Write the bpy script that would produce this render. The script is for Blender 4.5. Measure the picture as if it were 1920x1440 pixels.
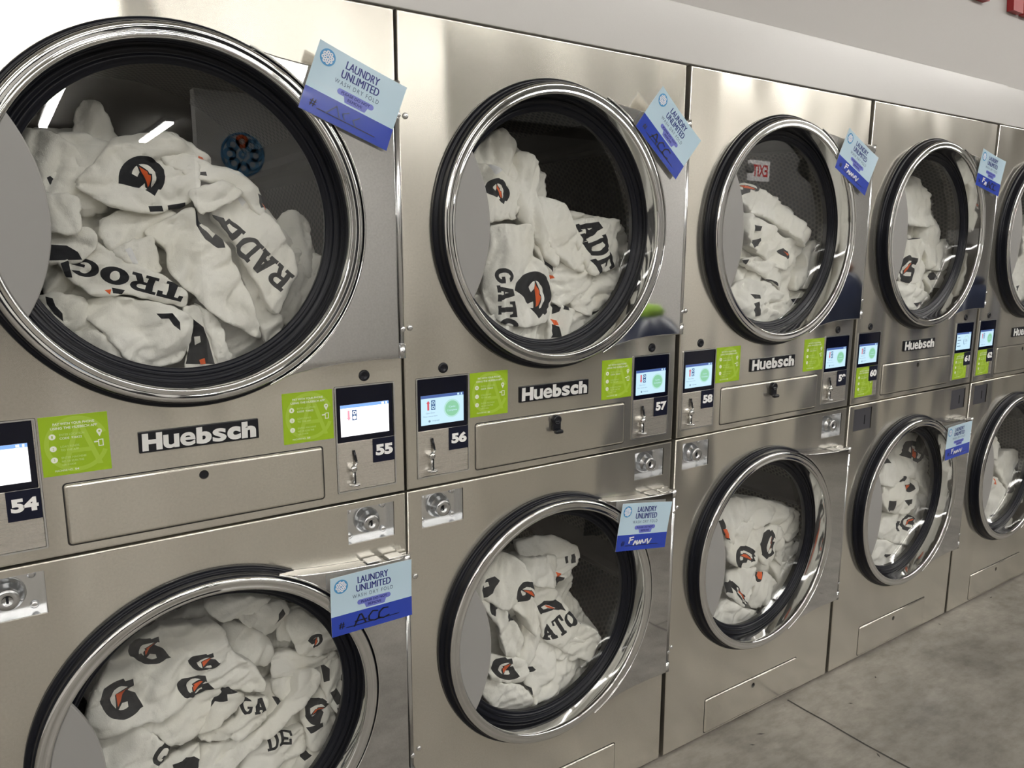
import bpy, bmesh, math, random
import numpy as np
from mathutils import Vector, Matrix, geometry

for o in list(bpy.data.objects):
    bpy.data.objects.remove(o, do_unlink=True)
SC = bpy.context.scene
COL = SC.collection

# ------------------------------------------------------------------ camera
cam_d = bpy.data.cameras.new('camera'); cam = bpy.data.objects.new('camera', cam_d); COL.objects.link(cam)
yaw, pitch, roll = .5925, -.1771, .0023
fw = Vector((math.sin(yaw)*math.cos(pitch), math.cos(yaw)*math.cos(pitch), math.sin(pitch)))
rt = fw.cross(Vector((0, 0, 1))).normalized(); up = rt.cross(fw)
r2 = math.cos(roll)*rt + math.sin(roll)*up; u2 = -math.sin(roll)*rt + math.cos(roll)*up
M4 = Matrix((r2, u2, -fw)).transposed().to_4x4(); M4.translation = Vector((-.6875, -1.4228, 1.4826))
cam.matrix_world = M4
cam_d.sensor_fit = 'HORIZONTAL'; cam_d.sensor_width = 36.0; cam_d.lens = 1425.3/1920*36
cam_d.clip_start = .02; cam_d.clip_end = 60
SC.camera = cam

# ------------------------------------------------------------------ world, exposure
w = bpy.data.worlds.new('world'); SC.world = w; w.use_nodes = True
w.node_tree.nodes['Background'].inputs[0].default_value = (.9, .95, 1, 1)
w.node_tree.nodes['Background'].inputs[1].default_value = .25
SC.view_settings.view_transform = 'Standard'; SC.view_settings.look = 'None'
SC.view_settings.gamma = 1; SC.view_settings.use_curve_mapping = False
SC.view_settings.exposure = 1.32
SC.cycles.max_bounces = 10; SC.cycles.diffuse_bounces = 4; SC.cycles.glossy_bounces = 6
SC.cycles.transparent_max_bounces = 12; SC.cycles.sample_clamp_indirect = 6
LAMP = 16.0          # strength of the tube diffusers

# ------------------------------------------------------------------ materials
def mat(name, col=(.5, .5, .5), rough=.5, metal=0., emit=None, es=0., coat=0., spec=.5):
    m = bpy.data.materials.new(name); m.use_nodes = True
    b = m.node_tree.nodes['Principled BSDF']
    b.inputs['Base Color'].default_value = (*col, 1); b.inputs['Roughness'].default_value = rough
    b.inputs['Metallic'].default_value = metal; b.inputs['Specular IOR Level'].default_value = spec
    if coat: b.inputs['Coat Weight'].default_value = coat; b.inputs['Coat Roughness'].default_value = .05
    if emit: b.inputs['Emission Color'].default_value = (*emit, 1); b.inputs['Emission Strength'].default_value = es
    return m
def N(m, t, **kw):
    n = m.node_tree.nodes.new(t)
    for k, v in kw.items(): setattr(n, k, v)
    return n
def L(m, a, b): m.node_tree.links.new(a, b)
def pb(m): return m.node_tree.nodes['Principled BSDF']
def noise(m, scale=(1, 1, 1), s=5, det=4, rough=.6, coord='Object'):
    tc = N(m, 'ShaderNodeTexCoord'); mp = N(m, 'ShaderNodeMapping'); mp.inputs['Scale'].default_value = scale
    L(m, tc.outputs[coord], mp.inputs['Vector'])
    n = N(m, 'ShaderNodeTexNoise'); n.inputs['Scale'].default_value = s; n.inputs['Detail'].default_value = det
    n.inputs['Roughness'].default_value = rough
    L(m, mp.outputs[0], n.inputs['Vector']); return n
def ramp(m, src, stops):
    r = N(m, 'ShaderNodeValToRGB'); e = r.color_ramp.elements
    e[0].position, e[0].color = stops[0][0], (*stops[0][1], 1); e[1].position, e[1].color = stops[1][0], (*stops[1][1], 1)
    for p, c in stops[2:]:
        x = e.new(p); x.color = (*c, 1)
    L(m, src, r.inputs[0]); return r
def bump(m, srcs, dist=.001, strength=1):
    prev = None
    for s, d, st in srcs:
        b = N(m, 'ShaderNodeBump'); b.inputs['Distance'].default_value = d; b.inputs['Strength'].default_value = st
        L(m, s, b.inputs['Height'])
        if prev: L(m, prev.outputs[0], b.inputs['Normal'])
        prev = b
    L(m, prev.outputs[0], pb(m).inputs['Normal'])

def steel(name, col, rough, aniso, grain=.00004, dent=.002, met=.89):
    m = mat(name, col, rough, met)
    g = noise(m, (9, 9, 1600), 1, 3)                       # brushing runs along x
    mott = noise(m, (1, 1, 1), 240, 2)
    rr = N(m, 'ShaderNodeMapRange'); rr.inputs[3].default_value = rough*.88; rr.inputs[4].default_value = rough*1.12
    L(m, g.outputs[0], rr.inputs[0]); L(m, rr.outputs[0], pb(m).inputs['Roughness'])
    c = ramp(m, mott.outputs[0], [(.3, tuple(x*.93 for x in col)), (.7, tuple(min(1, x*1.05) for x in col))])
    L(m, c.outputs[0], pb(m).inputs['Base Color'])
    d = noise(m, (1.6, 1, .8), 2.2, 1)
    bump(m, [(d.outputs[0], dent*4, .5), (mott.outputs[0], grain, .3)])
    pb(m).inputs['Anisotropic'].default_value = aniso; pb(m).inputs['Anisotropic Rotation'].default_value = .25
    t = N(m, 'ShaderNodeTangent', direction_type='UV_MAP'); L(m, t.outputs[0], pb(m).inputs['Tangent'])
    return m
STEEL = steel('brushed_steel', (.74, .71, .635), .165, .86, dent=.0095)
STEEL2 = steel('plate_steel', (.73, .695, .635), .28, .8, dent=.0025)
PANEL = steel('polished_hinge_steel', (.66, .66, .655), .045, .4, grain=.000006, dent=.0012, met=1.)
CHROME = mat('chrome', (.72, .72, .71), .06, 1.)
n_ = noise(CHROME, (1, 1, 1), 9, 1); bump(CHROME, [(n_.outputs[0], .004, .35)])
CHROME_W = mat('chrome_dull', (.66, .67, .68), .2, 1.)
BRIGHT = mat('bright_zinc', (.78, .79, .8), .22, 1.)
RUBBER = mat('black_rubber', (.004, .005, .010), .30, 0, spec=.3)
BLACK = mat('black_plastic', (.006, .007, .012), .25)
DGREY = mat('dark_grey_plate', (.055, .055, .065), .4)
HANDLE = mat('grey_handle_plastic', (.31, .306, .297), .42)
GAP = mat('cabinet_dark', (.012, .012, .012), .6)
WHITE = mat('white_ink', (.95, .95, .94), .4)
SILVER = mat('badge_silver', (.85, .85, .83), .35, .2)
CBLACK = mat('gloss_black_glass', (.004, .005, .014), .06, spec=.35)
GREEN = mat('sticker_green', (.33, .52, .015), .35)
GREEN2 = mat('sticker_green_pale', (.41, .60, .06), .35)
STWHITE = mat('sticker_white', (.86, .9, .78), .4)
STPALE = mat('sticker_pale_ink', (.60, .76, .30), .4)
NAVY = mat('plate_navy', (.006, .008, .024), .35, spec=.3)
def screen_mat(name, c, s): return mat(name, (0, 0, 0), .15, 0, c, s, coat=.4)
SCR_W = screen_mat('screen_white', (1, 1, 1), 0.75)
SCR_B = screen_mat('screen_pale_blue', (.60, .85, 1.0), 0.42)
SCR_BAR = screen_mat('screen_bar', (.10, .18, .50), 0.32)
SCR_BARP = screen_mat('screen_bar_pale', (.22, .42, .85), 0.5)
SCR_RED = screen_mat('screen_red', (.75, .10, .13), 0.38)
SCR_PINK = screen_mat('screen_pink', (.95, .33, .42), 0.5)
SCR_ICON = screen_mat('screen_icon', (.06, .14, .32), 0.35)
SCR_GRN = screen_mat('screen_green', (.30, .68, .42), 0.38)
SCR_GRN2 = screen_mat('screen_green_ring', (.50, .82, .75), 0.4)
SCR_TXT = screen_mat('screen_text', (.30, .42, .55), 0.3)
CARD_L = mat('card_light_blue', (.53, .70, .82), .16, coat=.3)
CARD_B = mat('card_blue', (.022, .058, .44), .16, coat=.3)
CARD_N = mat('card_navy_ink', (.03, .04, .22), .25)
CARD_G = mat('card_grey_ink', (.07, .10, .20), .25)
CARD_P = mat('card_pill', (.17, .20, .62), .2)
CARD_D = mat('card_logo_blue', (.09, .32, .62), .2)
CARD_K = mat('card_black_ink', (.008, .009, .02), .3)
CARD_W = mat('card_worn_white', (.78, .80, .86), .35)
RED = mat('sign_red', (.36, .018, .022), .4)
REDGLOW = mat('exit_red', (.6, .02, .02), .4, 0, (1, .04, .03), .5)
EXITW = mat('exit_face', (.85, .83, .8), .4, 0, (1, .95, .9), .9)
PRINT = mat('towel_black_print', (.020, .021, .025), .85)
ORANGE = mat('towel_orange_print', (.80, .125, .025), .8)
TAGM = mat('towel_care_tag', (.80, .80, .80), .6)
def terry():
    m = mat('white_terry_cloth', (.80, .775, .69), .9, spec=.2)
    a = noise(m, (1, 1, 1), 700, 2); b = noise(m, (1, 1, 1), 160, 3); c = noise(m, (1, 1, 1), 7, 2)
    col = ramp(m, c.outputs[0], [(.3, (.86, .835, .75)), (.7, (.92, .905, .85))])
    L(m, col.outputs[0], pb(m).inputs['Base Color'])
    bump(m, [(b.outputs[0], .0016, .55), (a.outputs[0], .0009, .6)])
    pb(m).inputs['Sheen Weight'].default_value = .25
    return m
TERRY = terry()
for m_ in (PRINT, ORANGE):
    a_ = noise(m_, (1, 1, 1), 600, 2); bump(m_, [(a_.outputs[0], .001, .5)])
def perforated():
    m = mat('perforated_drum', (.42, .40, .36), .38, .9)
    uv = N(m, 'ShaderNodeUVMap')
    def cells(off):
        mp = N(m, 'ShaderNodeMapping'); mp.inputs['Scale'].default_value = (1/.0156, 1/.027, 1); mp.inputs['Location'].default_value = (off, off, 0)
        L(m, uv.outputs[0], mp.inputs[0])
        fr = N(m, 'ShaderNodeVectorMath', operation='FRACTION'); L(m, mp.outputs[0], fr.inputs[0])
        sb = N(m, 'ShaderNodeVectorMath', operation='SUBTRACT'); L(m, fr.outputs[0], sb.inputs[0]); sb.inputs[1].default_value = (.5, .5, 0)
        ml = N(m, 'ShaderNodeVectorMath', operation='MULTIPLY'); L(m, sb.outputs[0], ml.inputs[0]); ml.inputs[1].default_value = (.0156, .027, 0)
        ln = N(m, 'ShaderNodeVectorMath', operation='LENGTH'); L(m, ml.outputs[0], ln.inputs[0]); return ln.outputs['Value']
    mn = N(m, 'ShaderNodeMath', operation='MINIMUM'); L(m, cells(0), mn.inputs[0]); L(m, cells(.5), mn.inputs[1])
    lt = N(m, 'ShaderNodeMath', operation='LESS_THAN'); L(m, mn.outputs[0], lt.inputs[0]); lt.inputs[1].default_value = .0052
    mx = N(m, 'ShaderNodeMix', data_type='RGBA'); L(m, lt.outputs[0], mx.inputs['Factor'])
    mx.inputs[6].default_value = (.20, .19, .168, 1); mx.inputs[7].default_value = (.022, .021, .02, 1)
    L(m, mx.outputs[2], pb(m).inputs['Base Color'])
    iv = N(m, 'ShaderNodeMath', operation='SUBTRACT'); iv.inputs[0].default_value = .9; L(m, lt.outputs[0], iv.inputs[1])
    L(m, iv.outputs[0], pb(m).inputs['Metallic'])
    return m
DRUM = perforated()
DRUMB = mat('drum_back_steel', (.06, .058, .055), .45, .6)
def glass(f0):
    m = bpy.data.materials.new('door_glass'); m.use_nodes = True
    nt = m.node_tree; nt.nodes.remove(pb(m)); out = nt.nodes['Material Output']
    t = N(m, 'ShaderNodeBsdfTransparent'); t.inputs[0].default_value = (.97, .975, .975, 1)
    g = N(m, 'ShaderNodeBsdfGlossy'); g.inputs['Roughness'].default_value = .004
    lw = N(m, 'ShaderNodeLayerWeight'); lw.inputs[0].default_value = .5
    pw = N(m, 'ShaderNodeMath', operation='POWER'); L(m, lw.outputs['Facing'], pw.inputs[0]); pw.inputs[1].default_value = 5
    fr = N(m, 'ShaderNodeMath', operation='MULTIPLY_ADD'); L(m, pw.outputs[0], fr.inputs[0]); fr.inputs[1].default_value = 1-f0; fr.inputs[2].default_value = f0
    mx = N(m, 'ShaderNodeMixShader'); L(m, fr.outputs[0], mx.inputs[0]); L(m, t.outputs[0], mx.inputs[1]); L(m, g.outputs[0], mx.inputs[2])
    L(m, mx.outputs[0], out.inputs[0]); return m
GLASS = glass(.085)
GLASS_AR = glass(.004)     # inner face, coated
def concrete():
    m = mat('concrete', (.3, .28, .25), .45)
    a = noise(m, (1, 1, 1), 2.2, 6, .65); b = noise(m, (1, 1, 1), 30, 4); c = noise(m, (1, 2.2, 1), 9, 5, .7)
    r = ramp(m, a.outputs[0], [(.30, (.185, .171, .150)), (.72, (.345, .322, .286))])
    r2_ = ramp(m, c.outputs[0], [(.36, (.62, .61, .6)), (.6, (1, 1, 1))])
    mx = N(m, 'ShaderNodeMix', data_type='RGBA', blend_type='MULTIPLY'); mx.inputs['Factor'].default_value = .75
    L(m, r.outputs[0], mx.inputs[6]); L(m, r2_.outputs[0], mx.inputs[7]); L(m, mx.outputs[2], pb(m).inputs['Base Color'])
    rr = ramp(m, b.outputs[0], [(.3, (.32, .32, .32)), (.7, (.55, .55, .55))]); L(m, rr.outputs[0], pb(m).inputs['Roughness'])
    bump(m, [(b.outputs[0], .002, .25), (c.outputs[0], .003, .15)]); return m
CONC = concrete()
JOINT = mat('floor_joint_filler', (.05, .047, .043), .8)
def paint(name, col, rough):
    m = mat(name, col, rough); a = noise(m, (1, 1, 1), 60, 3); c = noise(m, (1, 1, 1), 3, 3)
    bump(m, [(c.outputs[0], .004, .25), (a.outputs[0], .0008, .3)]); return m
WALLP = paint('wall_grey_paint', (.46, .445, .427), .5)
TRIMP = paint('trim_white_gloss', (.62, .61, .595), .22)
WALLW = paint('wall_white_paint', (.82, .81, .79), .6)
CEILM = paint('ceiling_paint', (.62, .60, .56), .8)
NIGHT = mat('dark_storefront', (.02, .02, .025), .15)
TUBE_SOFT = mat('tube_diffuser_soft', (.9, .9, .9), .5, 0, (1, .972, .925), LAMP*.1)
TUBE_WASH = mat('tube_diffuser_wash', (.9, .9, .9), .5, 0, (1, .972, .925), LAMP*.3)
TUBE_MID = mat('tube_diffuser_mid', (.9, .9, .9), .5, 0, (1, .972, .925), LAMP*.5)
TUBE = mat('tube_diffuser', (.9, .9, .9), .5, 0, (1, .972, .925), LAMP)
FIXT = mat('fixture_white', (.8, .8, .8), .4)
DARK_BLOCK = mat('dark_block_sheet', (.10, .098, .092), .5)
STANDIN_NAVY = mat('standin_navy', (.02, .028, .06), .3)
STANDIN_BROWN = mat('standin_brown', (.22, .09, .04), .4)

# ------------------------------------------------------------------ mesh helpers
class MB:
    def __init__(self): self.v = []; self.f = []; self.m = []; self.s = []
    def add(self, vs, fs, mi=0, smooth=False):
        b = len(self.v); self.v += [tuple(map(float, p)) for p in vs]
        for f in fs: self.f.append([b+i for i in f]); self.m.append(mi); self.s.append(smooth)
        return self
    def box(self, x0, x1, y0, y1, z0, z1, mi=0, bev=0.):
        if bev <= 0:
            P = [(x, y, z) for x in (x0, x1) for y in (y0, y1) for z in (z0, z1)]
            return self.add(P, [(0, 1, 3, 2), (4, 6, 7, 5), (0, 4, 5, 1), (2, 3, 7, 6), (0, 2, 6, 4), (1, 5, 7, 3)], mi)
        bm = bmesh.new(); bmesh.ops.create_cube(bm, size=1)
        for v in bm.verts: v.co = Vector(((x0+x1)/2+v.co.x*(x1-x0), (y0+y1)/2+v.co.y*(y1-y0), (z0+z1)/2+v.co.z*(z1-z0)))
        bmesh.ops.bevel(bm, geom=bm.edges[:], offset=bev, segments=2, affect='EDGES', profile=.5)
        bm.verts.index_update(); self.add([v.co for v in bm.verts], [[v.index for v in f.verts] for f in bm.faces], mi); bm.free(); return self
    def lathe(self, prof, cx, cz, n=64, mi=0, smooth=True, a0=0., a1=2*math.pi, squash=1.):
        """profile of (radius, y) turned about the y axis through (cx, cz)"""
        full = abs(a1-a0-2*math.pi) < 1e-6; k = n if full else n+1
        vs = []
        for r, y in prof:
            for i in range(k):
                a = a0+(a1-a0)*i/n; vs.append((cx+r*math.cos(a), y, cz+r*math.sin(a)))
        fs = []
        for j in range(len(prof)-1):
            for i in range(n):
                i2 = (i+1) % k; fs.append((j*k+i, j*k+i2, (j+1)*k+i2, (j+1)*k+i))
        return self.add(vs, fs, mi, smooth)
    def disc(self, r, y, cx, cz, n=48, mi=0):
        return self.add([(cx+r*math.cos(2*math.pi*i/n), y, cz+r*math.sin(2*math.pi*i/n)) for i in range(n)], [tuple(range(n))], mi)
    def tube(self, pts, r, n=10, mi=0, cap=True):
        pts = [Vector(p) for p in pts]; vs = []; fs = []
        for i, p in enumerate(pts):
            d = (pts[min(i+1, len(pts)-1)]-pts[max(i-1, 0)]).normalized()
            a = d.orthogonal().normalized() if i == 0 else (a-d*a.dot(d)).normalized()
            b = d.cross(a)
            rr = r[i] if isinstance(r, (list, tuple)) else r
            for k in range(n):
                t = 2*math.pi*k/n; vs.append(p+rr*(math.cos(t)*a+math.sin(t)*b))
        for i in range(len(pts)-1):
            for k in range(n): fs.append((i*n+k, i*n+(k+1) % n, (i+1)*n+(k+1) % n, (i+1)*n+k))
        if cap: fs += [tuple(range(n))[::-1], tuple((len(pts)-1)*n+k for k in range(n))]
        return self.add(vs, fs, mi, True)
    def build(self, name, mats, parent=None, loc=None):
        me = bpy.data.meshes.new(name)
        me.from_pydata(self.v, [], self.f); me.update()
        bm = bmesh.new(); bm.from_mesh(me); bmesh.ops.recalc_face_normals(bm, faces=bm.faces[:]); bm.to_mesh(me); bm.free()
        for m in (mats if isinstance(mats, (list, tuple)) else [mats]): me.materials.append(m)
        me.polygons.foreach_set('material_index', self.m); me.polygons.foreach_set('use_smooth', self.s)
        uv = me.uv_layers.new(name='UVMap')
        li = np.empty(len(me.loops), int); me.loops.foreach_get('vertex_index', li)
        co = np.array(self.v); u = np.stack([co[li, 0], co[li, 2]], 1) if len(self.v) else np.zeros((0, 2))
        uv.data.foreach_set('uv', u.ravel())
        o = bpy.data.objects.new(name, me); COL.objects.link(o)
        if parent: o.parent = parent
        if loc: o.location = loc
        return o
def tag(o, label=None, cat=None, group=None, kind=None):
    for k, v in (('label', label), ('category', cat), ('group', group), ('kind', kind)):
        if v: o[k] = v
    return o
def empty(name, loc):
    o = bpy.data.objects.new(name, None); o.empty_display_size = .1; COL.objects.link(o); o.location = loc; return o
def inside(P, poly):
    P = np.asarray(P); poly = np.asarray(poly); r = np.zeros(len(P), bool); n = len(poly); j = n-1
    for i in range(n):
        xi, yi = poly[i]; xj, yj = poly[j]
        c = ((yi > P[:, 1]) != (yj > P[:, 1]))
        with np.errstate(divide='ignore', invalid='ignore'):
            r ^= c & (P[:, 0] < (xj-xi)*(P[:, 1]-yi)/(yj-yi+1e-30)+xi)
        j = i
    return r
def cdt(loops, extra=()):
    vs = []; es = []
    for lp in loops:
        b = len(vs); vs += [Vector(p) for p in lp]; es += [(b+i, b+(i+1) % len(lp)) for i in range(len(lp))]
    vs += [Vector(p) for p in extra]
    v, e, f, ov, oe, of = geometry.delaunay_2d_cdt(vs, es, [], 0, 1e-6)
    return np.array([tuple(p) for p in v]), [tuple(x) for x in f], ov
def circ(cx, cz, r, n=96, a0=0): return [(cx+r*math.cos(a0+2*math.pi*i/n), cz+r*math.sin(a0+2*math.pi*i/n)) for i in range(n)]
def rrect(x0, x1, z0, z1, r, n=5):
    o = []
    for cx, cz, a in ((x1-r, z0+r, -90), (x1-r, z1-r, 0), (x0+r, z1-r, 90), (x0+r, z0+r, 180)):
        for i in range(n): t = math.radians(a+90*i/(n-1)); o.append((cx+r*math.cos(t), cz+r*math.sin(t)))
    return o
def offset_poly(poly, d):
    """shrink a counter-clockwise outline by d"""
    n = len(poly); out = []
    for i in range(n):
        p = Vector(poly[i]); a = Vector(poly[i-1]); b = Vector(poly[(i+1) % n])
        e1 = (p-a); e2 = (b-p)
        if e1.length < 1e-9: e1 = e2
        if e2.length < 1e-9: e2 = e1
        n1 = Vector((-e1.y, e1.x)).normalized(); n2 = Vector((-e2.y, e2.x)).normalized()
        m = (n1+n2); m = m.normalized()/max(.4, math.sqrt((1+n1.dot(n2))/2)) if m.length > 1e-6 else n1
        q = p+m*d; out.append((q.x, q.y))
    return out
def ccw(poly):
    a = sum(poly[i-1][0]*poly[i][1]-poly[i][0]*poly[i-1][1] for i in range(len(poly)))
    return poly if a > 0 else poly[::-1]
def plate(mb, outline, holes, y, bev, depth, hole_depth=.01, mi=0, hole_mi=None, bulge=None):
    """sheet facing -y with a rounded rim and holes"""
    outline = ccw(list(outline)); inner = offset_poly(outline, bev)
    v, f, ov = cdt([inner]+[list(h) for h in holes])
    cen = np.array([v[list(t)].mean(0) for t in f]); keep = inside(cen, inner)
    for h in holes: keep &= ~inside(cen, h)
    mb.add([(a, y, b) for a, b in v], [t for t, k in zip(f, keep) if k], mi)
    n = len(outline); rings = []
    for k in range(5):
        t = k/4*math.pi/2; o2 = offset_poly(outline, bev*(1-math.sin(t))); rings.append([(a, y+bev*(1-math.cos(t)), b) for a, b in o2])
    rings.append([(a, y+depth, b) for a, b in outline])
    vs = [p for r in rings for p in r]
    fs = [(k*n+i, k*n+(i+1) % n, (k+1)*n+(i+1) % n, (k+1)*n+i) for k in range(len(rings)-1) for i in range(n)]
    mb.add(vs, fs, mi, True)
    for h in holes:
        k = len(h); mb.add([(a, y, b) for a, b in h]+[(a, y+hole_depth, b) for a, b in h], [(i, (i+1) % k, k+(i+1) % k, k+i) for i in range(k)], mi if hole_mi is None else hole_mi)
    return mb

# ------------------------------------------------------------------ lettering
_tc = {}
def text2d(s, bold=0., spacing=1.):
    key = (s, bold, spacing)
    if key not in _tc:
        cu = bpy.data.curves.new('t', 'FONT'); cu.body = s; cu.offset = bold; cu.space_character = spacing; cu.resolution_u = 5; cu.fill_mode = 'FRONT'
        ob = bpy.data.objects.new('t', cu); COL.objects.link(ob)
        me = bpy.data.meshes.new_from_object(ob.evaluated_get(bpy.context.evaluated_depsgraph_get()))
        v = np.array([tuple(p.co)[:2] for p in me.vertices]); f = [tuple(p.vertices) for p in me.polygons]
        v -= v.min(0); v /= np.maximum(v.max(0), 1e-6)
        bpy.data.objects.remove(ob); bpy.data.curves.remove(cu); bpy.data.meshes.remove(me)
        _tc[key] = (v, f)
    return _tc[key]
def text(mb, T, s, x, z, w_, h_, mi, bold=0., spacing=1., shear=0.):
    v, f = text2d(s, bold, spacing)
    mb.add([T(x+a*w_+shear*b*h_, z+b*h_) for a, b in v], f, mi)
def poly(mb, T, pts, mi): mb.add([T(a, b) for a, b in pts], [tuple(range(len(pts)))], mi)
def rect(mb, T, x0, x1, z0, z1, mi): poly(mb, T, [(x0, z0), (x1, z0), (x1, z1), (x0, z1)], mi)
def stroke(mb, T, pts, w_, mi):
    for (a, b), (c, d) in zip(pts, pts[1:]):
        l = math.hypot(c-a, d-b) or 1; nx, nz = -(d-b)/l*w_/2, (c-a)/l*w_/2; ex, ez = (c-a)/l*w_/3, (d-b)/l*w_/3
        poly(mb, T, [(a+nx-ex, b+nz-ez), (a-nx-ex, b-nz-ez), (c-nx+ex, d-nz+ez), (c+nx+ex, d+nz+ez)], mi)
def flat(y, ox=0, oz=0): return lambda a, b: (ox+a, y, oz+b)

# ------------------------------------------------------------------ the room
CEIL = 3.25
b = MB(); b.add([(-6, -14.2, 0), (12, -14.2, 0), (12, 1.2, 0), (-6, 1.2, 0)], [(0, 1, 2, 3)], 0)
rs = random.Random(4)
jl = [(1.3697+rs.uniform(-.004, .004), -.02-.07*i) for i in range(85)]
b.add([(x-.0035, y, .0006) for x, y in jl]+[(x+.0035, y, .0006) for x, y in jl], [(i, i+1, 86+i, 85+i) for i in range(84)], 1)
cr = [(1.37, -.66)]
for i in range(16): cr.append((cr[-1][0]+.035+rs.uniform(-.012, .012), cr[-1][1]-.008+rs.uniform(-.02, .02)))
b.add([(x, y-.002, .0006) for x, y in cr]+[(x, y+.002, .0006) for x, y in cr], [(i, i+1, 18+i, 17+i) for i in range(16)], 1)
for i in range(40):
    x = rs.uniform(.8, 4.5); y = -rs.random()**2*1.3-.03; a = rs.uniform(0, 3); l = rs.uniform(.004, .016)
    b.add([(x-l*math.cos(a), y-l*math.sin(a), .0007), (x+.003*math.sin(a), y-.003*math.cos(a), .0007), (x+l*math.cos(a), y+l*math.sin(a), .0007), (x-.003*math.sin(a), y+.003*math.cos(a), .0007)], [(0, 1, 2, 3)], 1)
tag(b.build('floor', [CONC, JOINT]), kind='structure')
b = MB(); b.box(-6, 12, .012, .15, 1.955, CEIL+.1); wb = tag(b.build('wall_back', WALLP), kind='structure')
b = MB(); b.box(-6, 12, 1.0, 1.15, 0, CEIL+.1); tag(b.build('wall_rear', WALLP), kind='structure')
b = MB(); b.box(-6, 2.4497, -.004, .05, 1.9365, 2.0715, bev=.0015); tag(b.build('trim_1', TRIMP), kind='structure')
b = MB(); b.box(2.4507, 12, -.001, .05, 1.9365, 2.069, bev=.0015); tag(b.build('trim_2', TRIMP), kind='structure')
b = MB(); b.box(-6.1, -6, -14.2, 1.2, 0, CEIL+.1); tag(b.build('wall_left', WALLW), kind='structure')
b = MB(); b.box(12, 12.1, -14.2, 1.2, 0, CEIL+.1); tag(b.build('wall_right', WALLW), kind='structure')
b = MB(); b.box(-6, 12, -14.3, -14.2, 0, CEIL+.1); tag(b.build('wall_front', NIGHT), kind='structure')
b = MB(); b.box(1.36, 12, -8.2, -8.0, 0, CEIL+.1); tag(b.build('wall_partition', WALLW), kind='structure')
b = MB(); b.box(4.95, 12, -4.6, -4.4, 0, CEIL+.1); tag(b.build('wall_divider', WALLW), kind='structure')
b = MB(); b.box(-6.1, 12.1, -14.3, 1.2, CEIL, CEIL+.1); tag(b.build('ceiling', CEILM), kind='structure')

def fixture(x, y, lx, ly, label, group, m=None):
    t = empty('ceiling_light', (x, y, CEIL)); tag(t, label, 'ceiling light', group)
    b = MB(); b.box(-lx/2-.015, lx/2+.015, -ly/2-.015, ly/2+.015, -.05, -.001, bev=.006); b.build('housing', FIXT, t)
    b = MB(); b.box(-lx/2, lx/2, -ly/2, ly/2, -.085, -.0505, bev=.012); b.build('diffuser', m or TUBE, t)
for x0, x1 in ((-5.2, -2.7), (-2.6, -.05), (.45, 2.63)):
    fixture((x0+x1)/2, -4.1, x1-x0, .2, 'long ceiling tube light running parallel to the dryer row', 'ceiling tubes parallel to the dryers', TUBE_SOFT)
for x0, x1 in ((-5.2, -2.5), (-2.4, .3), (.95, 3.9)):
    fixture((x0+x1)/2, -6.2, x1-x0, .2, 'ceiling tube light added to brighten the towels, second row out', 'second row of added ceiling tubes', TUBE_MID)  # unseen row added to light the towels from the front
for x0 in (-4.6, -2.3, 0., 2.3, 4.6, 6.9):
    fixture(x0, -2.15, 2.1, .13, 'added ceiling tube light nearest the dryers, parallel to the row', 'nearest row of added ceiling tubes', TUBE_MID if x0 < 2 else TUBE)  # unseen row added for more light, placed where the steel does not mirror it
for x0 in (6.2,):
    fixture(x0, -3.45, 2.1, .13, 'ceiling tube light added to brighten the dividing wall', 'added tubes along the dividing wall', TUBE_WASH)  # unseen tube added to brighten the wall that the steel mirrors
for x, y in ((.08, -8.1), (.08, -10.6), (1.52, -11.5), (-3., -8.1), (-3., -10.6)):
    fixture(x, y, .11, 2.35, 'ceiling tube light over the far part of the room', 'far ceiling tubes')

# red sign letters on the wall
b = MB(); T = flat(.0105); zb = 2.3215
for pts in ([(2.164, zb), (2.2376, zb), (2.370, zb+.76), (2.282, zb+.76)], [(2.414, zb), (2.4876, zb), (2.370, zb+.76), (2.282, zb+.76)], [(2.222, zb+.18), (2.43, zb+.18), (2.418, zb+.25), (2.234, zb+.25)]):
    b.add([(x, -.012, z) for x, z in pts]+[(x, .011, z) for x, z in pts], [(0, 1, 2, 3), (0, 1, 5, 4), (1, 2, 6, 5), (2, 3, 7, 6), (3, 0, 4, 7)], 0)
tag(b.build('wall_letter', RED), 'red capital A cut off at the top right, nearer one on the grey wall', 'letter')
b = MB(); pts = [(2.5046, zb), (2.578, zb), (2.585, zb+.76), (2.512, zb+.76)]
b.add([(x, -.012, z) for x, z in pts]+[(x, .011, z) for x, z in pts], [(0, 1, 2, 3), (0, 1, 5, 4), (1, 2, 6, 5), (2, 3, 7, 6), (3, 0, 4, 7)], 0)
tag(b.build('wall_letter', RED), 'red upright letter stroke at the very corner, beyond the capital A', 'letter')

for x0, x1, z0, lab in ((1.92, 3.74, 2.30, 'wide dark block added to darken reflections, hanging under the ceiling'), (-.12, .28, 2.5, 'narrow dark block added to darken reflections, hanging under the ceiling')):
    t = empty('mirror_block', ((x0+x1)/2, -3.05, z0)); tag(t, lab, 'added block')  # unseen block added so the upper steel mirrors a dark zone
    b = MB(); b.box((x0-x1)/2, (x1-x0)/2, -.2, .2, 0, CEIL-z0-.002, bev=.01); b.build('block_body', DARK_BLOCK, t)
    b = MB(); b.box((x0-x1)/2-.015, (x1-x0)/2+.015, -.215, .215, .3, .335, bev=.004); b.build('block_flange', DARK_BLOCK, t)
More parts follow.
